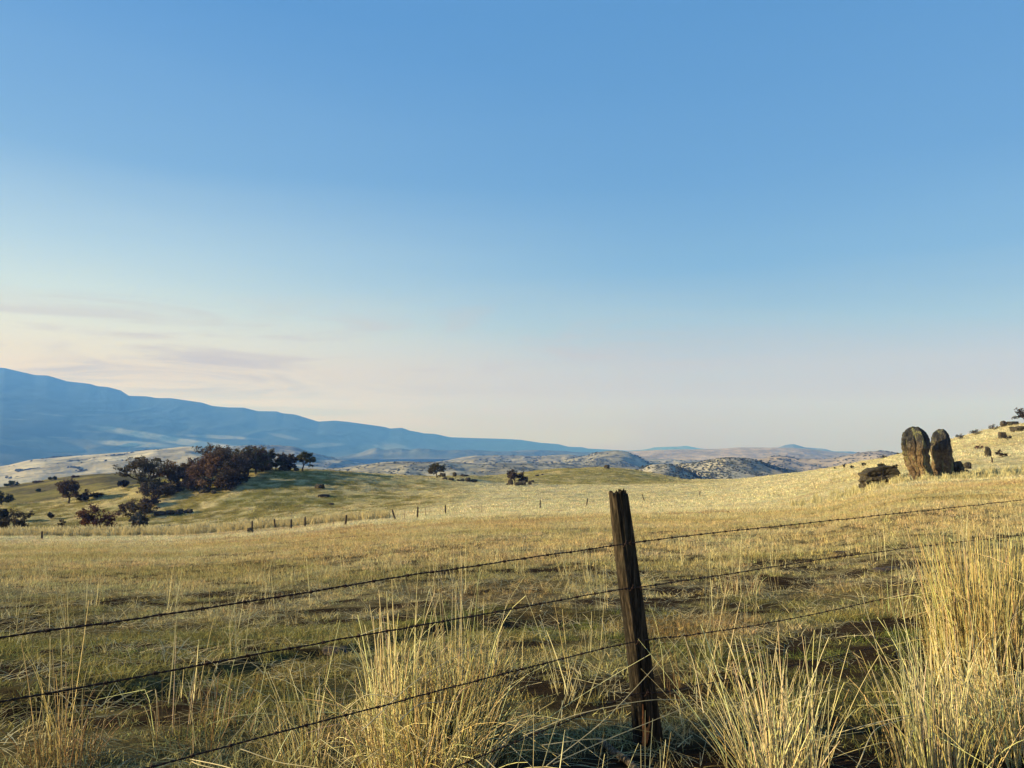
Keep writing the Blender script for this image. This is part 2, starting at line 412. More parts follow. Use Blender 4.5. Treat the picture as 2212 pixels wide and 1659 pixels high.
tag(g_, 'dry grass pasture rolling away from the fence towards low hills', kind='structure')

def hit(xd, yd, dmin=2.0, dmax=660):
    """where the sight line through a photo point meets the ground"""
    s, t = ray(xd, yd)
    Ds = np.geomspace(dmin, dmax, 3000)
    X, Y, Z = s*Ds, Ds, EYE+t*Ds
    below = Z <= H(X, Y)
    if not below.any():
        k = int(np.argmin(Z-H(X, Y))) if t < .2 else 0
    else: k = int(np.argmax(below))
    return float(X[k]), float(Y[k]), float(H(X[k], Y[k]))
def mpp(D): return D/FPX/1.0*K   # metres per photo (2212) px at depth D

SKYK = .53
SKY_R = [(180,155,198),(186,162,195),(192,172,193),(190,188,206),(160,188,219),(123,169,219),(102,154,211),(87,144,204)]
SKY_L = [(236,202,152),(238,211,162),(238,220,182),(233,231,219),(210,226,236),(182,210,238),(127,173,224),(89,147,212)]
HAZE = 1.5e-4
HAZE_C = (.095,.275,.95)
# ------------------------------------------------------------------ valley and far mountain
PROF = [(-400, 770), (-200, 780), (0, 795), (66, 810), (94, 811), (137, 823.5), (187, 829), (203, 834), (226, 836), (254, 843), (273, 855), (312, 856), (332, 859.6),
        (365, 860), (432, 869.6), (456, 877), (489, 880), (523, 880.5), (554, 888), (595, 888.7), (608, 892.7), (634, 895), (686, 910.6), (722, 908.5), (749, 911),
        (782, 915.5), (827, 921.6), (842, 925.7), (867, 924), (886, 930.5), (902, 933), (915, 936), (938, 937), (972, 944.4), (1016, 946), (1090, 948), (1125, 950),
        (1168, 956.5), (1205, 959), (1228, 965), (1258, 966), (1271, 969), (1314, 971), (1344, 973), (1420, 977), (1600, 979), (2600, 982)]
PX, PY = np.array(PROF).T
xs = np.linspace(-420, 2640, 760)
tq = np.concatenate([np.linspace(0, .42, 120)[:-1], np.linspace(.42, 1, 150), 1+np.linspace(.02, .2, 8)])
FAR = []
crestD = np.interp(xs, [0, 700, 1300, 2600], [9200, 10500, 13500, 14500])
footD = np.interp(xs, [0, 250, 600, 1100, 2600], [3300, 4800, 6400, 9000, 10000])
VZ = -150.0
XX, TT = np.meshgrid(xs, tq, indexing='ij')
ycr = np.interp(XX, PX, PY)
zc = EYE+crestD[:, None]*ray(XX, ycr)[1]
Dn = 500.0
# t in 0..0.42 : valley floor from 500 m to the foot; 0.42..1 : mountain side ; >1 the far side
foot = footD[:, None]; cr = crestD[:, None]
def su0(q): return ray(q, 975)[0]
DD = np.where(TT < .42, Dn*(foot/Dn)**(np.clip(TT, 0, .42)/.42), foot+(cr-foot)*np.clip((TT-.42)/.58, 0, 9))
k = np.clip((TT-.42)/.58, 0, 1)
zf = VZ+np.interp(XX, [0, 600, 2200], [0, 15, 30])
_kk = np.exp(-np.linspace(-2.2, 2.2, 181)**2); _kk /= _kk.sum()
_ysm = np.convolve(np.pad(np.interp(xs, PX, PY), 90, mode='edge'), _kk, mode='valid')
wx_ = XX+(1-k)*260*fbm(su0(XX)*DD/2600, DD/2600, 0, 4, 57)
ysm = np.interp(wx_, xs, _ysm)
zs = EYE+crestD[:, None]*ray(XX, ysm)[1]
z = zf+(zs-zf)*(.30*k+.70*k**2.0)+(zc-zs)*k**7
z = np.where(TT > 1, zc-(TT-1)*1500, z)
su = ray(XX, 975)[0]
fx, fy = su*DD, DD
amp = np.where(k > 0, 60*k*(1-k)*sm(950, 500, XX)+50*k*(1-k), 0)
n = fbm(fx/900, fy/1500, 0, 5, 51)
rid = 1-np.abs(fbm(fx/650+.4*n, fy/1700, 0, 4, 52))*2
z = z+amp*(rid-.6)*1.3+(14*fbm(fx/420, fy/420, 0, 5, 53))*sm(900, 2500, DD)*(1-sm(.7, 1, k))
z = np.where((k > .97) & (TT <= 1), np.where(TT <= 1, z, z), z)
ypx = proj(fx, fy, z)[1]
forest = np.array([.055, .075, .06]); sage = np.array([.185, .185, .15]); field = np.array([.46, .40, .29]); tan = np.array([.32, .265, .19])
nn = fbm(fx/600, fy/1400, 0, 5, 54); nn2 = fbm(fx/260, fy/900, 0, 5, 55)
c = lerp(lerp(sage, forest, sm(.05, .45, k+.15*nn)), forest*.8, sm(.5, .9, k))
c = lerp(c, tan*.95, sm(.12, .4, nn2)*sm(.62, .25, k)*.55)
flo = lerp(field, tan*.9, sm(-.1, .35, nn))
c = lerp(flo, c, sm(.0, .06, k+.03*nn2))
def ell(cx, cy, a, b, ang):
    ca, sa = math.cos(math.radians(ang)), math.sin(math.radians(ang))
    dx, dy = XX-cx, ypx-cy
    u_, v_ = (dx*ca+dy*sa)/a, (-dx*sa+dy*ca)/b
    return sm(1.3, .75, np.sqrt(u_*u_+v_*v_)+.6*nn2+.3*nn)*sm(-.45, -.1, nn2+.2)
for e, w_ in (((350, 946, 130, 7, 9), 1.0), ((300, 960, 110, 6.5, 3), .95), ((430, 960, 90, 6, 5), .95), ((455, 943, 90, 3.2, 3), .55), ((100, 895, 60, 2.0, 6), .35),
          ((35, 906, 45, 1.6, 2), .4), ((205, 896, 60, 1.8, -2), .3), ((188, 932, 26, 1.4, 3), .5), ((125, 945, 25, 1.5, 2), .4), ((610, 942, 40, 4, 12), .5), ((705, 961, 40, 5, -3), .5), ((800, 948, 70, 5, 14), .45), ((870, 975, 60, 4, 12), .5), ((60, 952, 30, 1.5, 0), .3)):
    c = lerp(c, field, ell(*e)*w_*sm(.75, .6, k))
V = np.stack([fx, fy, z], -1).reshape(-1, 3)
valley = mesh('hills', V, grid_faces(*XX.shape), mat_far(.02, (.05, .06, .05), .35, 'valley_cover', .52), col=np.clip(c, .01, .9).reshape(-1, 3))
tag(valley, 'long blue mountain ridge and pale valley floor behind the pasture', kind='structure')

def ridge(prof, D, footD, yfoot, col, mat, seed, amp=.004, backD=None, colvar=.25, col2=None, label=None):
    """one hill: crest line given by photo points at distance D, front running down to footD / yfoot"""
    px, py = np.array(prof, float).T
    xs = np.linspace(px[0], px[-1], max(60, int((px[-1]-px[0])*.8)))
    t = np.linspace(0, 1, 60); tb = np.linspace(1.05, 2, 14)
    X, T = np.meshgrid(xs, np.concatenate([t, tb]), indexing='ij')
    yc = pchip(px, py, X.ravel()).reshape(X.shape)
    zc = EYE+D*ray(X, yc)[1]
    zf_ = EYE+footD*ray(X, np.maximum(yc+2, yfoot))[1]
    zf_ = np.minimum(zf_, zc-4)
    k = np.clip(T, 0, 1); DD = footD+(D-footD)*T
    DD = np.where(T > 1, D+(T-1)*(D-footD)*1.2, DD)
    z = zf_+(zc-zf_)*np.sin(k*PI/2)**1.15
    z = np.where(T > 1, zc-(zc-zf_+25)*(1-np.cos((T-1)*PI/2))*1.4, z)
    su = ray(X, 975)[0]; x, y = su*DD, DD
    a = amp*D
    w = 4*k*(1-k)+.12
    z = z+a*w*(fbm(x/(a*16), y/(a*22), 0, 5, seed)*1.6+(.5-np.abs(fbm(x/(a*13), y/(a*34), 0, 4, seed+1)))*1.2-.3)
    n = fbm(x/(a*20), y/(a*30), 0, 4, seed+2)
    c = lerp(np.array(col)*(1-colvar), np.array(col)*(1+colvar*.6), sm(-.4, .4, n))
    if col2 is not None:
        c = lerp(c, np.array(col2), sm(.0, .3, fbm(x/(a*30), y/(a*30), 0, 4, seed+3)))
    o = mesh('hills', np.stack([x, y, z], -1).reshape(-1, 3), grid_faces(*X.shape), mat, col=np.clip(c, .01, .9).reshape(-1, 3))
    tag(o, label, kind='structure')
    return (x, y, z, k)
mf = mat_far(.03, (.04, .05, .05), .75, 'brushy_slope', .50)
mfs = mat_far(.022, (.07, .07, .06), .5, 'smooth_slope', .56)
mfd = mat_far(.085, (.07, .075, .065), .75, 'rocky_slope', .47)
PALE = (.40, .345, .255); TAN = (.40, .305, .22); GREY = (.25, .235, .20); BLUEG = (.10, .12, .10)
H_ = {}
H_['mesa'] = ridge([(1350, 974), (1392, 971), (1418, 966), (1451, 965), (1482, 964), (1510, 968), (1560, 974)], 16000, 15000, 985, BLUEG, mfs, 101, .001)
H_['cone'] = ridge([(700, 992), (760, 982), (785, 976), (812, 967), (832, 972), (862, 970), (884, 973), (906, 969), (940, 972), (960, 973), (1010, 972), (1080, 975), (1150, 972), (1240, 976), (1320, 984)], 7400, 6300, 992, (.09, .10, .085), mfs, 103, .0022, col2=(.15, .145, .115))
H_['tan'] = ridge([(1200, 992), (1290, 982), (1340, 976), (1440, 971.5), (1554, 969.5), (1599, 966.5), (1684, 967), (1738, 969), (1782, 974), (1830, 979), (1870, 982), (2000, 984), (2300, 985)], 6200, 3900, 1014, TAN, mfs, 105, .0005, col2=(.34, .265, .20))
H_['butte'] = ridge([(1620, 976), (1660, 971), (1684, 966), (1697, 961.5), (1713, 960), (1726, 962.5), (1742, 967), (1782, 970), (1804, 975), (1832, 975), (1862, 980), (1900, 984)], 11000, 9500, 985, (.16, .15, .12), mfs, 131, .0008)
H_['rise'] = ridge([(400, 985), (497, 966), (540, 962), (587, 962), (627, 963.5), (668, 975), (709, 987), (757, 997), (800, 1004), (840, 1010)], 3900, 2900, 1040, GREY, mf, 107, .0028)
H_['ford'] = ridge([(-300, 1030), (-60, 1015), (0, 1010), (78, 992.5), (110, 990), (144, 986.5), (215, 981), (293, 975), (371, 968), (410, 965), (440, 968), (480, 978), (540, 990), (640, 1005), (760, 1018)], 3000, 1500, 1062, PALE, mat_far(.018, (.08, .085, .07), .55, 'pale_slope', .53), 109, .0022, col2=(.50, .435, .32))
H_['wide'] = ridge([(900, 1004), (972, 994), (1008, 987), (1041, 984), (1116, 984.5), (1158, 985), (1197, 983), (1226, 982), (1262, 986), (1330, 990), (1420, 992), (1520, 996), (1600, 1000)], 3500, 1900, 1034, PALE, mf, 111, .0022, col2=GREY)
H_['dome'] = ridge([(1180, 1002), (1230, 992), (1267, 986), (1295, 977), (1324, 974), (1353, 977.5), (1373, 984), (1392, 994), (1410, 1004), (1425, 1014)], 2600, 2000, 1024, (.30, .27, .205), mf, 113, .0028)
H_['far right'] = ridge([(1600, 1000), (1640, 990), (1686, 984), (1736, 990.7), (1782, 991), (1816, 986), (1861, 979.5), (1907, 975), (1944, 979), (2010, 985), (2200, 995)], 2500, 1500, 1040, (.33, .265, .21), mf, 115, .003, col2=TAN)
H_['near centre'] = ridge([(640, 1018), (700, 1014), (756, 1009), (789, 1004), (837, 998), (878, 996.5), (919, 998), (985, 999), (1040, 1003), (1100, 1000), (1160, 1001), (1230, 1003), (1330, 1010), (1420, 1024)], 1700, 1050, 1048, (.33, .29, .215), mf, 117, .003)
H_['rocky right'] = ridge([(1390, 1026), (1430, 1012), (1454, 1006), (1508, 1000), (1545, 994), (1572, 989.5), (1611, 990.7), (1645, 997.5), (1668, 1006), (1702, 1015), (1745, 1022), (1800, 1030)], 1250, 900, 1056, (.38, .33, .25), mfd, 119, .0035)
H_['rocky small'] = ridge([(1340, 1026), (1385, 1014), (1412, 1005), (1441, 1003), (1461, 1008), (1490, 1018), (1512, 1034), (1530, 1045)], 950, 760, 1062, (.33, .29, .23), mfd, 121, .0035)

# ------------------------------------------------------------------ camera, sun, sky, haze
cam = bpy.data.cameras.new('camera'); co_ = bpy.data.objects.new('camera', cam); COL.objects.link(co_)
cam.sensor_width = 36; cam.lens = FPX/1024*36; cam.clip_start = .05; cam.clip_end = 90000
co_.location = (0, 0, EYE); co_.rotation_euler = (PI/2+PITCH, 0, 0); sc.camera = co_
SUN_AZ, SUN_EL = math.radians(-100), math.radians(16)      # azimuth from +Y, negative = left
sd = Vector((math.sin(SUN_AZ)*math.cos(SUN_EL), math.cos(SUN_AZ)*math.cos(SUN_EL), math.sin(SUN_EL)))
sl = bpy.data.lights.new('sun', 'SUN'); so_ = bpy.data.objects.new('sun', sl); COL.objects.link(so_)
sl.energy = 5.0; sl.angle = math.radians(.5); sl.color = (1.0, .94, .80)
so_.rotation_euler = sd.to_track_quat('Z', 'Y').to_euler()
w = bpy.data.worlds.new('World'); sc.world = w; w.use_nodes = True
nt = w.node_tree; N, L = nt.nodes, nt.links
for q in list(N): N.remove(q)
sky = N.new('ShaderNodeTexSky'); sky.sky_type = 'NISHITA'; sky.sun_disc = False
sky.sun_elevation = SUN_EL; sky.sun_rotation = SUN_AZ; sky.altitude = 900; sky.air_density = 1.0; sky.dust_density = 1.5; sky.ozone_density = 2.0
tc = N.new('ShaderNodeTexCoord').outputs['Generated']
xyz = N.new('ShaderNodeSeparateXYZ'); L.new(tc, xyz.inputs[0])
def lin(r, g, b):
    f = lambda v: ((v/255+.055)/1.055)**2.4 if v > 10 else v/255/12.92
    return (f(r), f(g), f(b))
def stops(l): return [(t/.6, lin(*c)) for t, c in l]
def mth(op, a, b=None, c=None):
    m = N.new('ShaderNodeMath'); m.operation = op
    for i, v in enumerate((a, b, c)):
        if v is None: continue
        if isinstance(v, (int, float)): m.inputs[i].default_value = v
        else: L.new(v, m.inputs[i])
    return m.outputs[0]
el = mth('DIVIDE', mth('MAXIMUM', xyz.outputs[2], 0.0), .6)
# thin dusk cloud streaks bend the gradient a little
sv = mapv(N, L, tc, (2.6, 2.6, 30), (0, .07, 0)); ns = noise(N, L, 1.0, 9, .68, sv, 1.6)
sv2 = mapv(N, L, tc, (1.1, 1.1, 9), (0, -.1, 0)); ns2 = noise(N, L, 1.0, 4, .55, sv2, .6)
el2 = mth('ADD', el, mth('MULTIPLY', mth('SUBTRACT', ns2, .5), .10))
right = ramp(N, L, el2, stops([(0, SKY_R[0]), (.03, SKY_R[1]), (.07, SKY_R[2]), (.11, SKY_R[3]), (.165, SKY_R[4]), (.23, SKY_R[5]), (.34, SKY_R[6]), (.5, SKY_R[7])]))
left = ramp(N, L, el2, stops([(0, SKY_L[0]), (.06, SKY_L[1]), (.10, SKY_L[2]), (.14, SKY_L[3]), (.18, SKY_L[4]), (.24, SKY_L[5]), (.33, SKY_L[6]), (.5, SKY_L[7])]))
mr = N.new('ShaderNodeMapRange'); mr.interpolation_type = 'SMOOTHSTEP'
L.new(xyz.outputs[0], mr.inputs[0]); mr.inputs[1].default_value = .30; mr.inputs[2].default_value = -.62
grad = mixc(N, L, mr.outputs[0], right, left)
# streaks only near the horizon, fading to the right
cm = N.new('ShaderNodeMapRange'); cm.interpolation_type = 'SMOOTHSTEP'; L.new(ns, cm.inputs[0]); cm.inputs[1].default_value = .44; cm.inputs[2].default_value = .66
lo = N.new('ShaderNodeMapRange'); L.new(el, lo.inputs[0]); lo.inputs[1].default_value = .34; lo.inputs[2].default_value = .18
az = N.new('ShaderNodeMapRange'); L.new(xyz.outputs[0], az.inputs[0]); az.inputs[1].default_value = .42; az.inputs[2].default_value = .0
cf = mth('MULTIPLY', mth('MULTIPLY', cm.outputs[0], lo.outputs[0]), mth('MULTIPLY', az.outputs[0], .95))
grad = mixc(N, L, cf, grad, lin(198, 180, 172))
g10 = mixc(N, L, 1.0, grad, (10*SKYK, 10*SKYK, 10*SKYK), 'MULTIPLY')
skyc = mixc(N, L, .95, sky.outputs[0], g10)
bg = N.new('ShaderNodeBackground'); L.new(skyc, bg.inputs[0]); bg.inputs[1].default_value = .1
wo = N.new('ShaderNodeOutputWorld'); L.new(bg.outputs[0], wo.inputs[0])
# haze: one closed box of thin blue air
hx, hy0, hy1, hz0, hz1 = 16000, -2500, 18200, -420, 1150
V = [(x, y, z) for x in (-hx, hx) for y in (hy0, hy1) for z in (hz0, hz1)]
F = [(0, 1, 3, 2), (4, 6, 7, 5), (0, 4, 5, 1), (2, 3, 7, 6), (0, 2, 6, 4), (1, 5, 7, 3)]
if HAZE > 0:
    hm = bpy.data.materials.new('haze'); hm.use_nodes = True; hn = hm.node_tree
    for q in list(hn.nodes): hn.nodes.remove(q)
    pv = hn.nodes.new('ShaderNodeVolumePrincipled'); pv.inputs['Color'].default_value = (*HAZE_C, 1)
    pv.inputs['Density'].default_value = HAZE; pv.inputs['Absorption Color'].default_value = (1, 1, 1, 1)
    pv.inputs['Anisotropy'].default_value = 0.0
    ho = hn.nodes.new('ShaderNodeOutputMaterial'); hn.links.new(pv.outputs[0], ho.inputs['Volume'])
    hz = mesh('haze', V, np.array(F), hm, smooth=False); tag(hz, 'thin blue evening haze filling the valley air', kind='stuff')
sc.view_settings.view_transform = 'Standard'; sc.view_settings.look = 'None'; sc.view_settings.exposure = .9; sc.view_settings.gamma = 1
sc.render.engine = 'CYCLES'
cy = sc.cycles; cy.max_bounces = 5; cy.diffuse_bounces = 2; cy.glossy_bounces = 1; cy.transmission_bounces = 3; cy.volume_bounces = 0; cy.transparent_max_bounces = 8
cy.use_denoising = True; cy.caustics_reflective = False; cy.caustics_refractive = False
# ------------------------------------------------------------------ grass (stuff, instanced)
PROTO = bpy.data.collections.new('grass_kinds_unlinked')
def tuft(n, rad, h0, h1, width, curve, sides=2, flat=0.0, L_=4, tip=.15, shade=(.35, 1.7), seedheads=False):
    b = rng.uniform(-1, 1, (n, 2)); b *= (rad*np.sqrt(rng.uniform(0, 1, (n, 1))))/np.maximum(np.linalg.norm(b, axis=1, keepdims=True), 1e-3)
    h = rng.uniform(h0, h1, n); a = rng.uniform(0, 2*PI, n)
    t = np.linspace(0, 1, L_)
    lean = rng.uniform(.1, 1, n)*curve+flat
    ox = (lean*h)[:, None]*(t[None]**1.6)
    P = np.zeros((n, L_, 3))
    P[..., 0] = b[:, :1]+ox*np.cos(a)[:, None]; P[..., 1] = b[:, 1:]+ox*np.sin(a)[:, None]
    P[..., 2] = h[:, None]*(t[None]*(1-flat*.75))*(1-.28*lean[:, None]*t[None]**2)-.01
    R = width*.5*rng.uniform(.6, 1.3, (n, 1))*(1-(1-tip)*t[None]**1.5)
    V, F = tubes(P, R, sides)
    c = np.repeat(rng.uniform(*shade, n), L_*sides)[:, None]*np.array([1, 1, 1.0])
    hue = np.repeat(rng.uniform(-1, 1, n), L_*sides)[:, None]
    c = c*(1+hue*np.array([.10, .0, -.12]))
    return V, F, c
def proto(parts):
    cc = np.concatenate([p[2] for p in parts]); V, F = cat([(p[0], p[1]) for p in parts])
    o = mesh('grass_tuft', V, F, M['blade'], col=cc, link=False, smooth=False)
    PROTO_SET.objects.link(o)
def gn_scatter(name, P, col, sc_, idx, coll, label, cat_name='grass', tilt=.12):
    n = len(P)
    rot = np.stack([rng.normal(0, tilt, n), rng.normal(0, tilt, n), rng.uniform(0, 2*PI, n)], 1)
    c = np.ones((n, 4), np.float32); c[:, :3] = np.clip(col, 0, .95)
    o = mesh(name, P, [], None, attrs={'icol': ('FLOAT_COLOR', 'color', c), 'rot': ('FLOAT_VECTOR', 'vector', rot.astype(np.float32)),
             'scl': ('FLOAT', 'value', np.asarray(sc_, np.float32)), 'idx': ('INT', 'value', np.asarray(idx, np.int32))})
    ng = bpy.data.node_groups.new('scatter', 'GeometryNodeTree')
    ng.interface.new_socket('Geometry', in_out='INPUT', socket_type='NodeSocketGeometry')
    ng.interface.new_socket('Geometry', in_out='OUTPUT', socket_type='NodeSocketGeometry')
    N, L = ng.nodes, ng.links
    gi, go = N.new('NodeGroupInput'), N.new('NodeGroupOutput')
    iop = N.new('GeometryNodeInstanceOnPoints'); ci = N.new('GeometryNodeCollectionInfo')
    ci.inputs['Collection'].default_value = coll; ci.inputs['Separate Children'].default_value = True; ci.inputs['Reset Children'].default_value = True
    def na(nm, ty):
        q = N.new('GeometryNodeInputNamedAttribute'); q.data_type = ty; q.inputs['Name'].default_value = nm; return q.outputs['Attribute']
    L.new(gi.outputs[0], iop.inputs['Points']); L.new(ci.outputs[0], iop.inputs['Instance']); iop.inputs['Pick Instance'].default_value = True
    L.new(na('idx', 'INT'), iop.inputs['Instance Index'])
    e2r = N.new('FunctionNodeEulerToRotation'); L.new(na('rot', 'FLOAT_VECTOR'), e2r.inputs[0]); L.new(e2r.outputs[0], iop.inputs['Rotation'])
    L.new(na('scl', 'FLOAT'), iop.inputs['Scale']); L.new(iop.outputs[0], go.inputs[0])
    md = o.modifiers.new('scatter', 'NODES'); md.node_group = ng
    return tag(o, label, None, kind='stuff')
def newset(nm):
    global PROTO_SET
    PROTO_SET = bpy.data.collections.new(nm); return PROTO_SET
def wedge(n, D0, D1, smax=.86, p=2.0, smin=None):
    D = (rng.uniform(D0**p, D1**p, n))**(1/p); s = rng.uniform(-smax if smin is None else smin, smax, n)
    return s*D, D
S1 = newset('short')
for i in range(6):
    proto([tuft(34, .10, .03, .11, .0058, 1.0), tuft(14, .12, .02, .05, .0055, 2.6, flat=.5)])
for i in range(2): proto([tuft(26, .16, .05, .13, .0042, 3.0, flat=.8, tip=.5)])       # lying straws
S2 = newset('middle')
for i in range(6): proto([tuft(52, .20, .03, .12, .0075, 1.0), tuft(8, .22, .10, .22, .005, .5)])
S3 = newset('far')
for i in range(5): proto([tuft(44, .38, .06, .18, .016, .9), tuft(6, .4, .15, .32, .010, .4)])
S4 = newset('hill')
for i in range(4): proto([tuft(40, .9, .06, .26, .045, .9)])
S5 = newset('tall')
for i in range(5): proto([tuft(5, .12, .35, .75, .0050, .22, sides=3, L_=6, tip=.5), tuft(12, .10, .1, .3, .004, .6)])
S6 = newset('crest')
for i in range(4): proto([tuft(26, .35, .45, 1.1, .06, .3, L_=4, tip=.4, shade=(.75, 1.2)), tuft(30, .4, .25, .6, .04, .5, shade=(.75, 1.2))])
def scatter(name, x, y, S, label, lo=.7, hi=1.35, colmul=1.0, keep=None, colj=.12, kinds=None, zoff=-.01, bright=None):
    if keep is not None: x, y = x[keep], y[keep]
    z = H(x, y)+zoff; n = len(x)
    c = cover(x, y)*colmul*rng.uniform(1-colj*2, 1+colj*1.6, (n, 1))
    c = c*(1+rng.normal(0, .05, (n, 3)))
    if bright is not None: c = c*0+np.array(bright)*rng.uniform(.75, 1.2, (n, 1))
    k = rng.integers(0, len(S.objects), n) if kinds is None else kinds(n)
    return gn_scatter(name, np.stack([x, y, z], 1), c, rng.uniform(lo, hi, n), k, S, label)
x1, y1 = wedge(13500, 1.5, 8.5, 1.25); x1b, y1b = wedge(15500, 8.0, 19, 1.0)
x, y = np.r_[x1, x1b], np.r_[y1, y1b]
sm_ = soil_mask(x, y)
green_n = sm(0, .3, fbm(x*.35, y*.35, 0, 4, 22))
scatter('grass', x, y, S1, 'short olive grass and straw stubble covering the near pasture', lo=.5, hi=1.15, keep=rng.uniform(0, 1, len(x)) > np.maximum(sm_*.95, .75*sm(.05, .3, fbm(x*1.1+3, y*1.6, 0, 4, 91))),
        kinds=lambda n: np.where(rng.uniform(0, 1, n) < .78, rng.integers(0, 6, n), rng.integers(6, 8, n)))
xl, yl = wedge(6200, 1.6, 14, 1.15)
scatter('straw_litter', xl, yl, S1, 'pale dead straw lying flat on the dark soil near the fence', keep=rng.uniform(0, 1, len(xl)) < np.where(soil_mask(xl, yl) > .12, .30, .3),
        kinds=lambda n: rng.integers(6, 8, n), bright=(.44, .36, .20), lo=.8, hi=1.6)
x, y = wedge(27000, 14, 50, .95)
scatter('grass', x, y, S2, 'golden knee high dry grass across the middle of the pasture', keep=rng.uniform(0, 1, len(x)) > soil_mask(x, y)*.8, lo=.6, hi=1.3)
x, y = wedge(38000, 42, 215, .76, p=1.35)
scatter('grass', x, y, S3, 'pale dry grass at the far side of the pasture', lo=.6, hi=1.3)
x, y = wedge(30000, 100, 330, .74)
scatter('grass', x, y, S4, 'olive and straw coloured grass on the low hills past the far fence', lo=.6, hi=1.4, colj=.2)
x, y = wedge(170, 3.0, 16, .8)
scatter('dry_stalks', x, y, S5, 'thin upright dead stalks standing singly above the short grass', lo=.6, hi=1.15, bright=(.62, .52, .28))
x, y = wedge(2600, 86, 110, -.16, smin=-.76); xx_, yy_ = wedge(650, 95, 101, -.3, smin=-.76)
scatter('grass', xx_, yy_, S6, 'feathery tallest bleached grass fringe on the lip of the gully', lo=.8, hi=1.5, bright=(.60, .50, .28))
scatter('grass', x, y, S6, 'tall bleached grass standing along the edge of the gully', lo=.55, hi=1.05, bright=(.52, .42, .22))
x, y = wedge(1500, 58, 78, .74, smin=.36)
scatter('grass', x, y, S6, keep=rng.uniform(0, 1, len(x)) < .75*np.exp(-(((x/y-.54)/.09)**2))*np.exp(-((y-66)/7)**2)+.12, label='long yellow grass growing round the feet of the standing rocks', lo=.35, hi=.75, bright=(.60, .51, .26))

# shrubs dotted over the rocky hills (stuff)
S7 = newset('brush')
def blob(seed, sub=2, amp=.35, flat=.7):
    bm = bmesh.new(); bmesh.ops.create_icosphere(bm, subdivisions=sub, radius=1)
    V = np.array([v.co[:] for v in bm.verts]); F = np.array([[v.index for v in f.verts] for f in bm.faces]); bm.free()
    V = V*(1+amp*2*fbm(V[:, 0]*1.7+seed, V[:, 1]*1.7, V[:, 2]*1.7, 3, seed)[:, None]); V[:, 2] *= flat
    return V, F
import bmesh
for i in range(4):
    V, F = blob(60+i, 2, .45, .6); o = mesh('brush', V, F, M['blade'], col=np.ones((len(V), 3)), link=False, smooth=False); S7.objects.link(o)
pts = []; pc = []
for key, n, th, big in (('near centre', 2600, -.02, 2.0), ('rocky right', 6500, -.16, 1.5), ('rocky small', 2600, -.2, 1.2), ('far right', 1800, .02, 3.2), ('wide', 1300, .12, 4.5), ('dome', 1500, .0, 2.8), ('ford', 500, .28, 3.6), ('rise', 900, .1, 4.5)):
    X, Y, Z, Kk = H_[key]
    i = rng.integers(0, X.shape[0], n); j = rng.integers(4, 60, n)
    px_, py_, pz_ = X[i, j], Y[i, j], Z[i, j]
    px_ = px_+rng.normal(0, 3, n); 
    f = fbm(px_/(big*22), py_/(big*60), 0, 4, 301)+.15*rng.normal(0, 1, n)
    kp = f > th
    pts.append(np.stack([px_, py_, pz_-.2], 1)[kp]); pc.append(np.full(kp.sum(), big)*rng.uniform(.5, 1.25, kp.sum()))
def on_hill(key, xd, yd):
    X, Y, Z, Kk = H_[key]; a_, b_ = proj(X[:, :60], Y[:, :60], Z[:, :60]); i = np.unravel_index(np.argmin((a_-xd)**2+(2*(b_-yd))**2), a_.shape)
    return np.array([X[i], Y[i], Z[i]])
for line, n, jit, sz in (([(150, 998), (195, 993), (244, 985), (290, 978)], 120, 14, 4.5), ([(152, 1008), (168, 1012), (180, 1018)], 40, 14, 4), ([(38, 1017), (56, 1016)], 40, 14, 5), ([(66, 1011), (84, 1012)], 14, 10, 4),
                         ([(95, 990), (118, 989)], 24, 20, 5), ([(122, 987), (146, 986)], 50, 30, 6), ([(300, 974), (360, 970)], 30, 30, 4), ([(10, 1030), (60, 1034)], 20, 30, 4), ([(200, 1000), (330, 990)], 26, 60, 3)):
    C = np.array([on_hill('ford', *q) for q in line]); tt_ = rng.uniform(0, len(line)-1.001, n); i_ = tt_.astype(int); f_ = (tt_-i_)[:, None]
    q = C[i_]*(1-f_)+C[i_+1]*f_; q[:, 0] += rng.normal(0, jit*.4, n); q[:, 1] += rng.normal(0, jit*.6, n)
    pts.append(q); pc.append(sz*rng.uniform(.4, 1.1, n))
pts = np.concatenate(pts); pc = np.concatenate(pc)
cb = np.array([.075, .08, .065])*rng.uniform(.6, 1.5, (len(pts), 1))
gn_scatter('brush', pts, cb, pc, rng.integers(0, 4, len(pts)), S7, 'dark scattered brush and rocks over the far hillsides', tilt=.3)

# ------------------------------------------------------------------ near fence
P0 = hit(1402, 1606)[:2]; P0 = np.array(P0)
FD = np.array([math.cos(math.radians(43)), math.sin(math.radians(43))])
def on_fence(xd, yd, off=0.0):
    s, t = ray(xd, yd)
    nrm = np.array([-FD[1], FD[0]]); q = P0-nrm*off
    Y = float(nrm@q/(nrm[0]*s+nrm[1]))
    return np.array([s*Y, Y, EYE+t*Y])
fence = tag(empty('barbed_wire_fence', (P0[0], P0[1], float(H(*P0)))), 'near barbed wire fence with one leaning weathered post and sagging rusty strands', 'fence')
fz = fence.location.copy(); fz = np.array(fz)
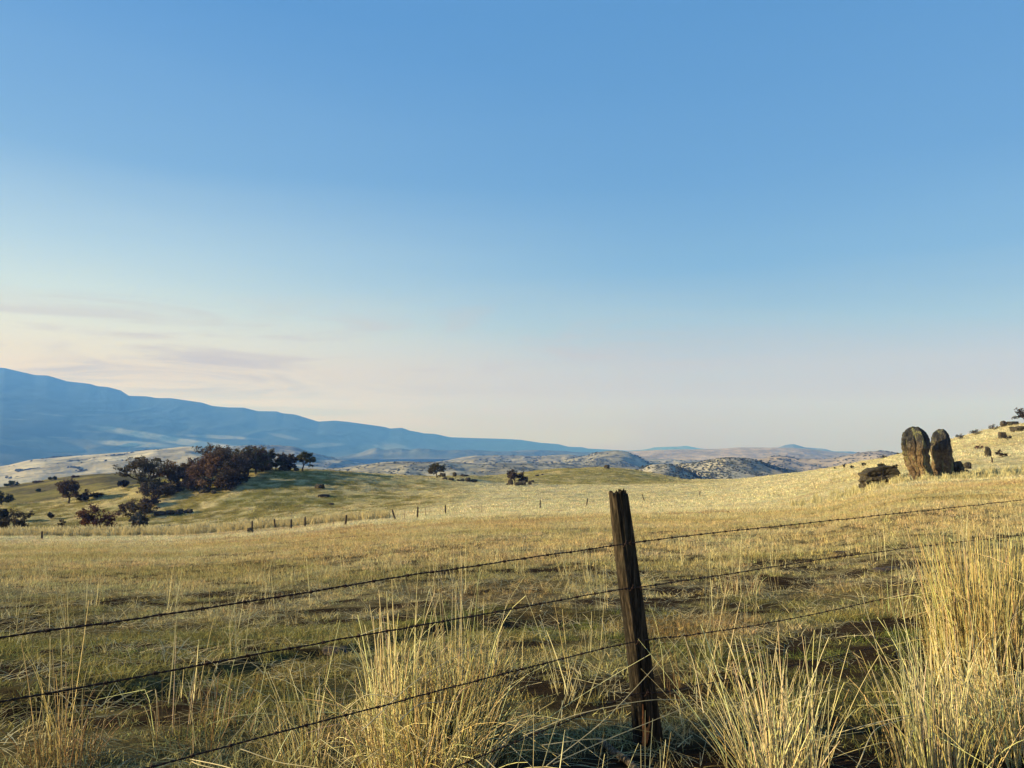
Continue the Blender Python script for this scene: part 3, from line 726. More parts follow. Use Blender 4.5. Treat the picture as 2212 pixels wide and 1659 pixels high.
# post: split log with grooves, leaning left
base = np.array([P0[0], P0[1], float(H(*P0))-.35])
bt = on_fence(1337, 1066); bb = on_fence(1400, 1600)
ax = (bt-bb); ax = ax/np.linalg.norm(ax); hgt = np.linalg.norm(bt-bb)
nr, nh = 72, 170
th = np.linspace(0, 2*PI, nr, endpoint=False); tt = np.linspace(-.22, 1.0, nh)
TH, T2 = np.meshgrid(th, tt)
rad = (.066-.018*np.clip(T2, 0, 1))*(1+.10*np.exp(-((T2-.0)/.2)**2))
sq = 1/np.maximum(np.abs(np.cos(TH-.5)), np.abs(np.sin(TH-.5)))**.45
rad = rad*sq*.98
gr = np.zeros_like(TH)
for a0, wd, dp, ph in ((4.55, .13, .30, 0), (5.35, .07, .15, 2), (3.75, .07, .13, 1), (.7, .09, .2, 3), (2.4, .1, .2, 5), (1.5, .06, .12, 7), (5.9, .05, .12, 4), (4.15, .045, .12, 6)):
    c_ = a0+.10*np.sin(T2*3+ph)+.05*fbm(T2*6, ph, 0, 3, 61)
    dth = (TH-c_+PI) % (2*PI)-PI
    gr = np.maximum(gr, dp*np.exp(-(dth/wd)**2)*(.75+.5*fbm(T2*4+ph*3, ph, 0, 2, 62)))
rad = rad*(1-gr)+.0028*fbm(np.cos(TH)*14, np.sin(TH)*14, T2*4, 5, 63)+.004*fbm(np.cos(TH)*3, np.sin(TH)*3, T2*5, 3, 64)
topj = .045*fbm(np.cos(TH)*2.2+1, np.sin(TH)*2.2, 0, 4, 65)+.03*np.where(np.cos(TH-4.2) > .3, 1, 0)-.035*np.where(np.cos(TH-3.4) > .75, 1, 0)
A_ = np.array([1, 0, 0])-ax*ax[0]; A_ /= np.linalg.norm(A_); B_ = np.cross(ax, A_)
hh = T2*hgt+topj*np.clip((T2-.9)/.1, 0, 1)
Pp = bb+ax*hh[..., None]+rad[..., None]*(A_*np.cos(TH)[..., None]+B_*np.sin(TH)[..., None])
Pp[..., 0] += .004*np.sin(T2*5)
inner = []
for k_, dz in ((.82, -.002), (.55, -.012), (.28, .006)):
    inner.append(bb+ax*(hh[-1]+dz+.014*fbm(np.cos(th)*5*k_, np.sin(th)*5*k_, 1, 3, 66))[:, None]+(rad[-1]*k_)[:, None]*(A_*np.cos(th)[:, None]+B_*np.sin(th)[:, None]))
ringV = np.concatenate([Pp.reshape(-1, 3)]+inner+[[bb+ax*(hgt+.0)]])
Fp = grid_faces(nh+3, nr, True)[:, ::-1]
li = (nh+2)*nr
fan = np.stack([np.full(nr, len(ringV)-1), li+(np.arange(nr)+1) % nr, li+np.arange(nr)], 1)[:, ::-1]
post = mesh('post', ringV-fz, [Fp, fan], M['wood'], fence)
tag(post, 'grey brown split log post, jagged on top and leaning left')
# splintered orange wood at the foot of the post
spl = []
for (xa, ya, xb, yb, r_) in ((1393, 1608, 1388, 1520, .012), (1397, 1606, 1404, 1545, .008), (1391, 1612, 1396, 1570, .015)):
    a_, b_ = on_fence(xa, ya, .075), on_fence(xb, yb, .072)
    spl.append(tubes(np.linspace(a_, b_, 7)[None]+rng.normal(0, .001, (1, 7, 3)), (r_*np.array([.5, .9, 1, .8, .55, .3, .05]))[None], 6))
V, F = cat(spl); mesh('splinter', V-fz, F, M['rust'], fence)
BARB = None
def barbed(ctrl, name, parent, org, strand=.0019, sep=.0019, pitch=.055, barb=.14):
    ctrl = np.array(ctrl); seg = np.r_[0, np.cumsum(np.linalg.norm(np.diff(ctrl, axis=0), axis=1))]
    Lg = seg[-1]; n = int(Lg/.009); q = np.linspace(0, Lg, n)
    C = np.stack([pchip(seg, ctrl[:, k], q) for k in range(3)], 1)
    wob = .004*fbm(q*2.3, 0, 0, 3, 71+int(Lg*10)); C[:, 2] += wob+.0015*fbm(q*14, 3, 0, 2, 72)
    T = np.gradient(C, axis=0); T /= np.linalg.norm(T, axis=1, keepdims=True)
    S_ = np.cross(T, [0, 0, 1.0]); S_ /= np.linalg.norm(S_, axis=1, keepdims=True); U = np.cross(S_, T)
    ph = q/pitch*2*PI
    parts = []
    for o_ in (0, PI):
        parts.append(tubes((C+sep*(S_*np.cos(ph+o_)[:, None]+U*np.sin(ph+o_)[:, None]))[None], np.full((1, n), strand), 5))
    V, F = cat(parts); wq = mesh(name, V-org, F, M['wire'], parent)
    global BARB
    if BARB is None:
        bs = []
        for turn in (0, 1):
            nn_ = 14; a0 = turn*2.1; aa = np.linspace(0, 2*PI*1.6, nn_); rr_ = strand+sep+.0012
            X0, Y0, Z0 = np.array([1, 0, 0]), np.array([0, 1, 0]), np.array([0, 0, 1])
            coil = X0*(turn*.006+np.linspace(-.003, .003, nn_)[:, None])+rr_*(Y0*np.cos(aa+a0)[:, None]+Z0*np.sin(aa+a0)[:, None])
            d0 = Y0*math.cos(a0-.3)+Z0*math.sin(a0-.3); d1 = Y0*math.cos(aa[-1]+a0+.3)+Z0*math.sin(aa[-1]+a0+.3)
            path = np.concatenate([[coil[0]+d0*.015], coil, [coil[-1]+d1*.015]])
            R_ = np.full(len(path), .0014); R_[0] = R_[-1] = .0003
            bs.append(tubes(path[None], R_[None], 4))
        V, F = cat(bs); BARB = mesh('barb', V, F, M['wire'], link=False)
    k = .03
    while k < Lg-.03:
        i = int(k/Lg*(n-1))
        o = BARB.copy(); o.name = 'barb'; COL.objects.link(o); o.parent = wq
        rot = Matrix((T[i], S_[i], U[i])).transposed() @ Matrix.Rotation(random.uniform(0, 6.28), 3, 'X')
        o.matrix_local = Matrix.Translation(C[i]-org) @ rot.to_4x4()
        k += barb*random.uniform(.85, 1.15)
    return wq
W1 = [(-60, 1391), (0, 1380), (560, 1295), (1020, 1222), (1320, 1179), (1380, 1170), (1800, 1124), (2212, 1079), (2290, 1069)]
W2 = [(-60, 1531), (0, 1518), (560, 1412), (1020, 1331), (1335, 1274), (1395, 1266), (1800, 1205), (2212, 1155), (2290, 1145)]
W3 = [(60, 1740), (330, 1656), (760, 1542), (1100, 1452), (1345, 1392), (1410, 1380), (1500, 1371), (1800, 1318), (1950, 1285), (2048, 1280), (2150, 1266), (2290, 1246)]
W4 = [(820, 1745), (1000, 1650), (1230, 1556), (1362, 1502), (1430, 1495), (1700, 1440), (1860, 1405), (2055, 1360), (2150, 1345), (2290, 1325)]
wires = [barbed([on_fence(a, b, .070) for a, b in W], 'wire', fence, fz) for W in (W1, W2, W3, W4)]
tag(wires[0], 'topmost barbed strand'); tag(wires[3], 'lowest barbed strand')
st = []
for yy, xx in ((1175, 1350), (1270, 1365), (1386, 1378), (1498, 1396)):
    p = on_fence(xx, yy, .078); a_ = np.linspace(0, PI, 9)
    q = np.stack([p[0]+.009*np.cos(a_), p[1]+.012-.018*np.sin(a_), p[2]+.017*np.cos(a_)], 1)
    mesh('staple', *[(lambda vf: vf[0]-fz)(tubes(q[None], np.full((1, 9), .0026), 4)), tubes(q[None], np.full((1, 9), .0026), 4)[1]], M['wire'], fence)

# ------------------------------------------------------------------ tall bunch grass near the fence
def stems(n, c, rad, h0, h1, lean, width, bias=(0, 0), L_=9, arch=.25, powc=1.7, col=(.50, .38, .16), broken=.22, tall=0.0):
    a = rng.uniform(0, 2*PI, n); r = rad*np.sqrt(rng.uniform(0, 1, n))
    bx, by = c[0]+r*np.cos(a), c[1]+r*np.sin(a)
    h = h0+(h1-h0)*rng.beta(1.6, 1.8+tall, n)
    da = a+rng.normal(0, .8, n); ln = lean*rng.uniform(.05, 1.0, n)**1.2*(.4+.8*r/rad)
    dx, dy = np.cos(da)*ln+bias[0]*rng.uniform(.3, 1.3, n), np.sin(da)*ln+bias[1]*rng.uniform(.3, 1.3, n)
    t = np.linspace(0, 1, L_)[None]
    P = np.zeros((n, L_, 3))
    kink = np.zeros((n, L_)); tb = rng.uniform(.45, .85, n)[:, None]; isb = (rng.uniform(0, 1, n) < broken)[:, None]
    kd = rng.uniform(0, 2*PI, n)[:, None]
    kink = np.where(isb, np.clip(t-tb, 0, 1), 0)
    arc = rng.uniform(0, 1, n)[:, None]**2*arch
    P[..., 0] = bx[:, None]+h[:, None]*(dx[:, None]*(.75*t+.25*t**powc)+np.cos(kd)*kink*.9+np.cos(da)[:, None]*arc*t**3)
    P[..., 1] = by[:, None]+h[:, None]*(dy[:, None]*(.75*t+.25*t**powc)+np.sin(kd)*kink*.9+np.sin(da)[:, None]*arc*t**3)
    tilt = np.sqrt(dx**2+dy**2)[:, None]
    P[..., 2] = H(bx, by)[:, None]-.02+h[:, None]*(t*np.sqrt(np.clip(1-.5*tilt**2, .2, 1))-kink*1.25-arc*.8*t**3)
    P += .006*rng.normal(0, 1, (n, 1, 3))*t[..., None]
    P[..., 2] = np.maximum(P[..., 2], H(P[..., 0], P[..., 1])+.006)
    R = width*.5*rng.uniform(.55, 1.35, (n, 1))*(1-.55*t**1.3)
    V, F = tubes(P, R, 3)
    cc = np.array(col)*rng.uniform(.55, 1.2, (n, 1))*(1+rng.normal(0, .07, (n, 3)))
    cc = np.clip(np.repeat(cc, L_*3, 0), .01, .92)
    return V, F, cc
def clump(name, sets, label, cat_='grass clump', group=None):
    V, F = cat([(a, b) for a, b, _ in sets]); cc = np.concatenate([s[2] for s in sets])
    c0 = V.mean(0)*np.array([1, 1, 0])+np.array([0, 0, V[:, 2].min()])
    o = mesh(name, V-c0, F, M['stem'], col=cc, loc=c0, smooth=True)
    return tag(o, label, cat_, group)
GRP = 'tall dry bunchgrass clumps along the fence'
STR, PAL2, BRN = (.70, .55, .22), (.82, .69, .36), (.36, .22, .09)
def gp(xd, yd): return hit(xd, yd, 1.2)[:2]
a = gp(855, 1655); b = gp(1000, 1622); c_ = gp(920, 1690)
clump('grass_clump', [stems(90, a, .13, .45, 1.02, .14, .0066, (-.03, 0), tall=-.5, broken=.08, col=PAL2), stems(330, c_, .28, .25, .72, .45, .0058, (.05, 0), arch=.5, col=STR), stems(150, c_, .3, .25, .6, .9, .0052, (.1, 0), arch=.9, col=PAL2)],
      'tall yellow bunchgrass left of the leaning post, its straightest stems crossing the top wire', group=GRP)
clump('grass_clump', [stems(380, b, .20, .30, .72, .28, .0054, (.0, 0), col=STR), stems(240, b, .2, .2, .55, .3, .005, (0, 0), col=BRN), stems(26, b, .14, .75, 1.15, .16, .0045, (.07, .0), col=PAL2, tall=-.9), stems(40, b, .2, .3, .9, .95, .0042, (.25, 0), arch=.6, col=PAL2)],
      'dense brown footed bunchgrass midway between the first clump and the leaning post', group=GRP)
c2 = gp(1680, 1688)
clump('grass_clump', [stems(135, c2, .20, .35, .80, .6, .0062, (-.10, .0), arch=.12, col=PAL2, broken=.05), stems(50, c2, .24, .2, .5, .8, .0045, (0, 0), col=STR)],
      'fan shaped pale bunchgrass right of the leaning post, splaying to the left', group=GRP)
c3 = gp(2015, 1690)
clump('grass_clump', [stems(80, c3, .14, .4, .95, .22, .0066, (-.04, 0), arch=.15, col=PAL2, tall=-.5), stems(90, c3, .24, .3, .7, .5, .005, (0, 0), col=STR)],
      'straight pale bunchgrass at the lower right whose tips reach the third wire', group=GRP)
c4 = gp(2140, 1480)
clump('grass_clump', [stems(520, c4, .34, .5, 1.12, .14, .0064, (-.02, 0), arch=.08, col=STR, tall=-.3, broken=.05), stems(300, c4, .36, .3, .8, .3, .006, col=(.46, .34, .14)), stems(60, c4, .36, .8, 1.3, .2, .006, (-.04, 0), col=PAL2, tall=-.6)],
      'biggest bunchgrass clump, thick golden and standing behind the wires at the right edge', group=GRP)
c5 = gp(2205, 1640)
clump('grass_clump', [stems(200, c5, .30, .3, .75, .35, .006, (-.05, 0), col=PAL2), stems(150, c5, .34, .2, .6, .6, .005, col=STR)],
      'untidy bunchgrass in the bottom right corner', group=GRP)
c6 = gp(130, 1655)
clump('grass_clump', [stems(34, c6, .12, .3, .72, .16, .0050, (-.08, 0), tall=-.4), stems(80, c6, .2, .15, .4, .6, .004, col=BRN)],
      'thin straggly bunchgrass in the bottom left corner', group=GRP)
c7 = gp(690, 1640)
clump('grass_clump', [stems(60, c7, .3, .25, .75, .7, .0045, (.05, 0), arch=.9, col=PAL2), stems(60, c7, .3, .2, .5, .5, .004)],
      'low sprawling bunchgrass with arching stems over the lowest wire', group=GRP)
c8 = gp(2085, 1600)
clump('grass_clump', [stems(50, c8, .3, .3, .9, .4, .0055, (0, 0), col=PAL2), stems(50, c8, .3, .2, .6, .6, .005)],
      'loose pale bunchgrass in front of the biggest clump', group=GRP)
for (xd, yd, n_, h_, lab) in ((1600, 1285, 60, .45, 'rust brown weed patch just below the second wire right of the post'), (1495, 1500, 26, .6, 'few leaning stalks between the post and the fan shaped clump'), (1930, 1330, 60, .5, 'short reddish tuft left of the biggest clump'), (430, 1600, 40, .5, 'short brown tuft under the lowest wire at the left')):
    q = gp(xd, yd)
    clump('grass_tuft', [stems(n_, q, .3, .15, h_, .5, .005, col=(.32, .20, .09)), stems(n_//3, q, .3, .3, h_*1.4, .3, .0045, col=PAL2)], lab, 'grass tuft')
# single long fallen stems bowed over the ground
def bow(pts, D0, D1, r=.0026):
    n = len(pts); P = []
    for i, (a_, b_) in enumerate(pts):
        s, t = ray(a_, b_); D = D0+(D1-D0)*i/(n-1); P.append((s*D, D, EYE+t*D))
    P = np.array(P); sg = np.arange(n); q = np.linspace(0, n-1, 24)
    C = np.stack([pchip(sg, P[:, k], q) for k in range(3)], 1)
    C[:, 2] = np.maximum(C[:, 2], H(C[:, 0], C[:, 1])+.01)
    return tubes(C[None], (r*np.linspace(1, .45, 24))[None], 4)
bows = [([(1440, 1640), (1560, 1590), (1640, 1470), (1720, 1388), (1300, 1420)][:0]), ]
bw = []
for pts, d0, d1 in (([(1180, 1655), (1300, 1560), (1395, 1462), (1478, 1368)][:4], 3.3, 3.9), ([(1130, 1590), (1260, 1540), (1400, 1513), (1500, 1513)], 3.5, 3.75),
                    ([(1195, 1650), (1330, 1590), (1500, 1520)], 3.4, 3.9), ([(1170, 1610), (1260, 1598), (1340, 1598)], 3.5, 3.6), ([(860, 1560), (900, 1525), (990, 1515)], 3.2, 3.6),
                    ([(412, 1640), (500, 1660), (640, 1735)], 3.3, 3.0), ([(410, 1652), (420, 1648), (560, 1680), (740, 1735)], 3.4, 3.1), ([(520, 1618), (620, 1650), (690, 1660)], 3.4, 3.3), ([(780, 1580), (900, 1470), (1040, 1390)], 3.3, 3.9),
                    ([(1050, 1640), (1100, 1690), (1140, 1740)], 3.1, 3.0), ([(1850, 1660), (1900, 1570), (2010, 1540)], 3.4, 3.8), ([(740, 1540), (800, 1500), (860, 1510)], 3.4, 3.4), ([(1520, 1540), (1500, 1440), (1478, 1375)], 3.6, 4.1)):
    bw.append(bow(pts, d0, d1))
V, F = cat(bw); o = mesh('fallen_stems', V, F, M['stem'], col=np.tile(np.array([[.62, .50, .27]]), (len(V), 1)))
tag(o, 'long pale bent grass stems bowed across the ground in front of the fence', kind='stuff')
# wood stick lying by the post
a_, b_ = hit(1288, 1604, 1.2), hit(1400, 1690, 1.2)
q = np.linspace(a_, b_, 14); q[:, 2] = H(q[:, 0], q[:, 1])+.022+.004*np.sin(np.arange(14))
V, F = tubes(q[None], (np.array([.006, .012, .016, .018, .019, .019, .018, .019, .018, .018, .017, .017, .016, .012]))[None], 10)
V = V+.003*np.stack([fbm(V[:, 0]*40, V[:, 1]*40, V[:, 2]*40, 3, s_) for s_ in (1, 2, 3)], 1)
tag(mesh('wood_stick', V-q[0], F, M['stick'], loc=q[0]), 'broken pale wood stick lying on the dark soil by the foot of the post', 'stick')

# ------------------------------------------------------------------ far fence
far = tag(empty('wire_fence', hit(745, 1134)), 'distant wire fence of thin crooked posts crossing behind the pasture', 'fence')
forg = np.array(far.location)
FP = [(90, 1166, 15, 0, 0), (366, 1153, 17, -1, 0), (430, 1150, 14, 0, 1), (461, 1149, 13, 0, 1), (488, 1149, 14, 1, 1), (544, 1147.5, 19, 0, 0), (595, 1142, 17.5, -3, 0), (628, 1141, 16, 1, 0),
      (659, 1137.5, 18, -.5, 0), (688, 1136, 14, 0, 1), (720, 1136, 15, 0, 1), (745, 1134, 18, 3, 0), (778, 1125, 13, 0, 1), (825, 1124, 12, 0, 1), (856.5, 1122.5, 19, -10, 0), (874, 1122.5, 17, 0, 1),
      (902, 1119, 21, 0, 0), (918.5, 1117, 17, 0, 1), (962, 1111, 17, 0, 0), (1040, 1106, 16, 0, 1), (1113, 1099.5, 11, 0, 1), (1167, 1099, 15.5, 0, 0), (1266, 1094, 14, 3.5, 0), (1282, 1088, 7, 0, 1),
      (1370, 1080, 4, 0, 1), (1393, 1082, 12, -6, 0), (1417, 1080.5, 7, 0, 1), (1471, 1076, 9, 0, 1), (1512, 1071, 8, 0, 0), (2144, 1000, 10, -1, 0)]
tops = []
for i, (xd, yd, hp, ln, thin) in enumerate(FP):
    x, y, z = hit(xd, yd, 60, 330); D = y
    h = (hp+3)*D/FPX*K; dx = ln*D/FPX*K
    r = .03 if thin else .10
    Lr = 7; t = np.linspace(0, 1, Lr)
    Pq = np.stack([dx*t+.01*np.sin(t*5+i), .0*t, -.3+(h+.3)*t], 1)
    Rq = r*(1-.15*t)*(1+.08*np.sin(t*17+i)); Rq[-1] *= .8
    V, F = tubes(Pq[None], Rq[None], 4 if thin else 9)
    sd_ = 4 if thin else 9
    capv = len(V)-sd_
    V = np.concatenate([V, [Pq[-1]+[0, 0, .01]]])
    cap = np.stack([np.full(sd_, len(V)-1), capv+np.arange(sd_), capv+(np.arange(sd_)+1) % sd_], 1)
    o = mesh('steel_stake' if thin else 'wood_post', V, [F, cap], M['steel'] if thin else M['farwood'], far, loc=np.array([x, y, z])-forg)
    if abs(ln) > 5: tag(o, 'post leaning hard to the left')
    if i < len(FP)-1: tops.append((x+dx*.85, y, z+max(h, .7)*.85))
T_ = np.array(tops)
for kz in (0, -.3, -.6):
    w_ = T_+[0, 0, kz]; mesh('wire', *[(lambda vf: vf[0]-forg)(tubes(w_[None], np.full((1, len(w_)), .004), 3)), tubes(w_[None], np.full((1, len(w_)), .004), 3)[1]], M['wire'], far)

# ------------------------------------------------------------------ trees and shrubs
def tree_data(seed, w, h, leafcol, nl=2600, trunkh=.3, flatb=.25, spread=1.0, leaf=.22, lean=0.0, open_=.0, nb=7, tr=None):
    """multi-limbed broad crown; returns (trunk V,F),(leaf V,F,col). Size: crown width w, height h"""
    r_ = np.random.default_rng(seed)
    paths, rads, tips = [], [], []
    tr = tr or h*.035
    def branch(p, d, ln, r, lev):
        n = 7; P = [p]; dd = d.copy()
        for i in range(n-1):
            dd = dd+r_.normal(0, .16, 3); dd[2] += .02; dd /= np.linalg.norm(dd); P.append(P[-1]+dd*ln/(n-1))
        P = np.array(P); paths.append(P); rads.append(np.linspace(r, r*.5, n))
        if lev >= 3: tips.append(P[-1]); tips.append(P[3]); return
        for j in range(r_.integers(3, 5) if lev < 2 else 3):
            k = r_.integers(3, n); a = r_.uniform(0, 2*PI)
            nd_ = dd+np.array([math.cos(a), math.sin(a), r_.uniform(-.25, .5)])*r_.uniform(.6, 1.1); nd_[0] *= 1.15; nd_ /= np.linalg.norm(nd_)
            branch(P[k], nd_, ln*r_.uniform(.6, .82), r*.5, lev+1)
        if lev == 2: tips.append(P[-1])
    th_ = h*trunkh
    base = np.zeros(3); top = np.array([lean*th_, 0, th_])
    n = 6; t = np.linspace(0, 1, n)[:, None]; Pt = base-[0, 0, .4]+(top-base+[0, 0, .4])*t+r_.normal(0, .03*h*.3, (n, 3))*t*(1-t)*2
    paths.append(np.concatenate([Pt, Pt[-1:]+[0, 0, .02]])); rads.append(np.linspace(tr*1.35, tr*.8, 7))
    for j in range(nb):
        a = j/nb*2*PI+r_.uniform(-.4, .4)
        d = np.array([math.cos(a)*w/h*1.2, math.sin(a)*w/h*1.2, r_.uniform(.35, 1.3)]); d[0] += lean; d /= np.linalg.norm(d)
        branch(Pt[-1-r_.integers(0, 2)], d, h*.36*r_.uniform(.8, 1.15), tr*.6, 1)
    V, F = tubes(np.array(paths), np.array(rads), 5)
    tips = np.array(tips)
    # fit to size
    lo_, hi_ = tips.min(0), tips.max(0)
    sx = w*.94/max(hi_[0]-lo_[0], .1); szz = (h*.93-th_)/max(hi_[2]-th_, .1)
    def fit(P):
        P = P.copy(); kx = np.clip(P[:, 2]/th_, 0, 1)
        P[:, 0] = P[:, 0]*(1+(sx-1)*kx); P[:, 1] = P[:, 1]*(1+(sx-1)*kx)
        P[:, 2] = np.where(P[:, 2] > th_, th_+(P[:, 2]-th_)*szz, P[:, 2]); return P
    V, tips = fit(V), fit(tips)
    keep = tips[:, 2] > h*flatb*.9; tips = tips[keep] if keep.sum() > 8 else tips
    if open_ > 0: tips = tips[r_.uniform(0, 1, len(tips)) > open_]
    cr = .085*w*spread
    ci = r_.integers(0, len(tips), nl)
    off = r_.normal(0, 1, (nl, 3)); off /= np.linalg.norm(off, axis=1, keepdims=True); off *= (r_.uniform(0, 1, (nl, 1))**.5)*cr*np.array([1.25, 1.25, .75])*r_.uniform(.6, 1.3, len(tips))[ci][:, None]
    C = tips[ci]+off
    u = r_.normal(0, 1, (nl, 3)); u /= np.linalg.norm(u, axis=1, keepdims=True); v = np.cross(u, r_.normal(0, 1, (nl, 3))); v /= np.linalg.norm(v, axis=1, keepdims=True)
    s_ = leaf*r_.uniform(.5, 1.3, (nl, 1))
    Vl = np.stack([C-u*s_, C+v*s_*.55, C+u*s_, C-v*s_*.55], 1).reshape(-1, 3)
    Fl = np.arange(nl*4).reshape(nl, 4)
    tc_ = np.clip(r_.normal(1, .22, len(tips)), .5, 1.6)[ci]
    col = np.array(leafcol)*(tc_*r_.uniform(.7, 1.3, nl))[:, None]
    hu = fbm(C[:, 0]/w*3, C[:, 1]/w*3, C[:, 2]/w*3, 2, seed)
    col = col*(1+hu[:, None]*np.array([.3, .1, .0]))
    return (V, F), (Vl, Fl, np.clip(np.repeat(col, 4, 0), .005, .9))
def plant(name, xd, yd, wd, hd, leafcol, label, cat_, group=None, dmin=60, sink=0.0, D=None, turn=0.0, **kw):
    if D is None: x, y, z = hit(xd, yd, dmin)
    else: s = float(ray(xd, yd)[0]); x, y = s*D, D; z = float(H(x, y))
    m_ = y/FPX*K
    w_, h_ = wd*m_, hd*m_
    kw.setdefault('seed', int(xd*7+yd)); kw.setdefault('leaf', max(.12, 2.1*m_)); kw['nl'] = int(kw.get('nl', 2600)*1.3)
    tk, lf = tree_data(w=w_, h=h_, leafcol=leafcol, **kw)
    o = tag(empty(name, (x, y, z-sink), turn), label, cat_, group)
    mesh('trunk', tk[0], tk[1], M['bark'], o); mesh('crown' if 'tree' in name else 'foliage', lf[0], lf[1], M['leaf'], o, smooth=False, col=lf[2])
    return o
BR = (.112, .084, .055); MA = (.088, .07, .055); OL = (.08, .072, .042); DK = (.05, .045, .035); RD = (.105, .062, .046)
GT = 'brown leaved trees of the hilltop grove'
plant('tree', 149, 1087, 72, 52, MA, 'lone round brown tree on the open slope at the left, trunk showing against the hill', 'tree', nl=3400, seed=3, trunkh=.3)
plant('shrub', 182, 1083, 24, 17, DK, 'black green bush just right of the lone round tree at the left', 'shrub', nl=900, trunkh=.1)
plant('shrub', 207, 1074, 28, 9, DK, 'low dark bush stretched along the slope crest right of the lone round tree', 'shrub', nl=700, trunkh=.1)
plant('tree', 3, 1092, 40, 33, OL, 'grey green tree cut by the left edge above the slope', 'tree', D=212, nl=1500)
plant('shrub', 4, 1131, 34, 34, (.03, .032, .03), 'black rounded bush at the left edge behind the brown twiggy tree', 'shrub', nl=1600, trunkh=.1)
plant('tree', 26, 1164, 66, 62, MA, 'twiggy brown tree low at the left edge, foot hidden in tall grass', 'tree', D=102, nl=2600)
plant('shrub', 56, 1163, 34, 22, RD, 'low mauve brown bush right of the twiggy tree at the left edge', 'shrub', D=103, nl=900, trunkh=.12)
plant('shrub', 145, 1164, 50, 44, BR, 'rusty bush in the gully, smaller and left of its taller twin', 'shrub', D=104, nl=1500, trunkh=.12)
plant('shrub', 198, 1166, 74, 74, RD, 'tall rusty red bush in the gully beside the pasture edge', 'shrub', D=105, nl=2800, trunkh=.12, seed=9)
plant('tree', 306, 1062, 112, 76, MA, 'tallest tree, ragged mauve crown with gaps, left of the hilltop grove', 'tree', GT, nl=3800, seed=21, trunkh=.28, open_=.25, spread=.8)
plant('shrub', 340, 1078, 76, 36, (.07, .06, .055), 'wide grey brown thicket below the ragged mauve tree', 'shrub', nl=2400, trunkh=.08)
plant('shrub', 264, 1054, 24, 17, (.025, .027, .03), 'small black round bush at the left foot of the ragged mauve tree', 'shrub', nl=900, trunkh=.1)
plant('tree', 298, 1120, 68, 40, BR, 'thin brown tree halfway down the slope above the dark rock', 'tree', nl=2000, seed=33, open_=.35)
plant('shrub', 300, 1142, 40, 34, DK, 'dark upright bush under the thin brown tree', 'shrub', nl=1600, trunkh=.1)
plant('shrub', 245, 1162, 74, 28, (.04, .035, .035), 'black low thicket in the gully right of the rusty bushes', 'shrub', D=106, nl=1600, trunkh=.1)
plant('tree', 404, 1046, 88, 54, (.15, .085, .04), 'orange brown tree leaning out at the left end of the grove', 'tree', GT, nl=3000, seed=41, lean=-.5)
plant('tree', 452, 1056, 104, 78, BR, 'broad brown tree at the front of the grove, leaves down to the ground', 'tree', GT, nl=4600, seed=43, trunkh=.2, flatb=.1)
plant('tree', 496, 1048, 92, 84, MA, 'dark tree in the middle of the grove behind the broad brown one', 'tree', GT, nl=4200, seed=45, trunkh=.22, flatb=.12)
plant('tree', 462, 1040, 80, 66, MA, 'tree at the back of the grove between the orange and the tallest crown', 'tree', GT, D=216, nl=2800, seed=46)
plant('tree', 536, 1028, 84, 66, BR, 'tall topped tree right of the grove middle, trunk in deep shade', 'tree', GT, nl=3800, seed=47, trunkh=.25)
plant('tree', 568, 1019, 50, 56, BR, 'last big tree at the right end of the grove above the slab rock', 'tree', GT, nl=2600, seed=49)
for xd_, yd_, wd_, hd_, c_, l_, sd_ in ((388, 1052, 60, 42, MA, 'low scrubby tree filling the gap between the ragged tree and the orange brown one', 81), (430, 1050, 66, 62, MA, 'dark scrubby tree behind the left half of the grove', 82), (478, 1052, 70, 74, BR, 'brown tree wedged in the middle of the thicket', 83),
        (515, 1034, 70, 66, MA, 'dark crown right of the thicket centre', 84), (552, 1024, 60, 60, MA, 'crown overlapping the last big tree of the grove', 85)):
    plant('tree', xd_, yd_, wd_, hd_, c_, l_, 'tree', GT, nl=2600, seed=sd_, trunkh=.18, flatb=.06)
for xd_, yd_, wd_, hd_, l_ in ((365, 1066, 50, 26, 'grey bush at the downhill left corner of the grove'), (418, 1062, 46, 28, 'brown bush under the orange brown tree'), (488, 1060, 50, 30, 'dark bush at the front foot of the grove'), (520, 1045, 44, 26, 'dark bush in shade at the right front of the grove'), (322, 1096, 44, 26, 'brown bush halfway between the grey brown thicket and the thin brown tree'), (275, 1112, 36, 26, 'scrubby bush left of the thin brown tree'), (330, 1064, 56, 34, 'bush right under the ragged mauve tree')):
    plant('shrub', xd_, yd_, wd_, hd_, (.06, .05, .042), l_, 'shrub', nl=1500, trunkh=.08)
plant('tree', 596, 1015.5, 36, 26, OL, 'small low tree linking the grove with the crest trees', 'tree', nl=1200, seed=51, trunkh=.4)
plant('tree', 618, 1016, 44, 40, MA, 'left one of the two windblown trees on the bare crest', 'tree', nl=2400, seed=53, trunkh=.38)
plant('tree', 652, 1016.5, 48, 42, OL, 'right one of the two windblown trees on the crest, trunk forked', 'tree', nl=2400, seed=57, trunkh=.38, lean=.3)
plant('shrub', 627, 1017, 26, 22, (.06, .045, .045), 'mauve bush between the two windblown crest trees', 'shrub', nl=900, trunkh=.1)
plant('tree', 944, 1031, 38, 31, OL, 'small wind swept olive tree standing alone on the hill crest', 'tree', nl=1800, seed=63, trunkh=.36, lean=-.2, leaf=.24)
plant('tree', 1112, 1048, 40, 34, (.07, .05, .045), 'round dark tree alone among boulders below the mound', 'tree', nl=2200, seed=69, trunkh=.33, leaf=.24)
plant('tree', 2218, 925, 46, 48, (.035, .035, .03), 'dark open branched tree on the skyline at the right edge', 'tree', nl=900, seed=71, open_=.3, leaf=.16, trunkh=.35)
GS_ = 'small dark shrubs dotted over the right hand slope'
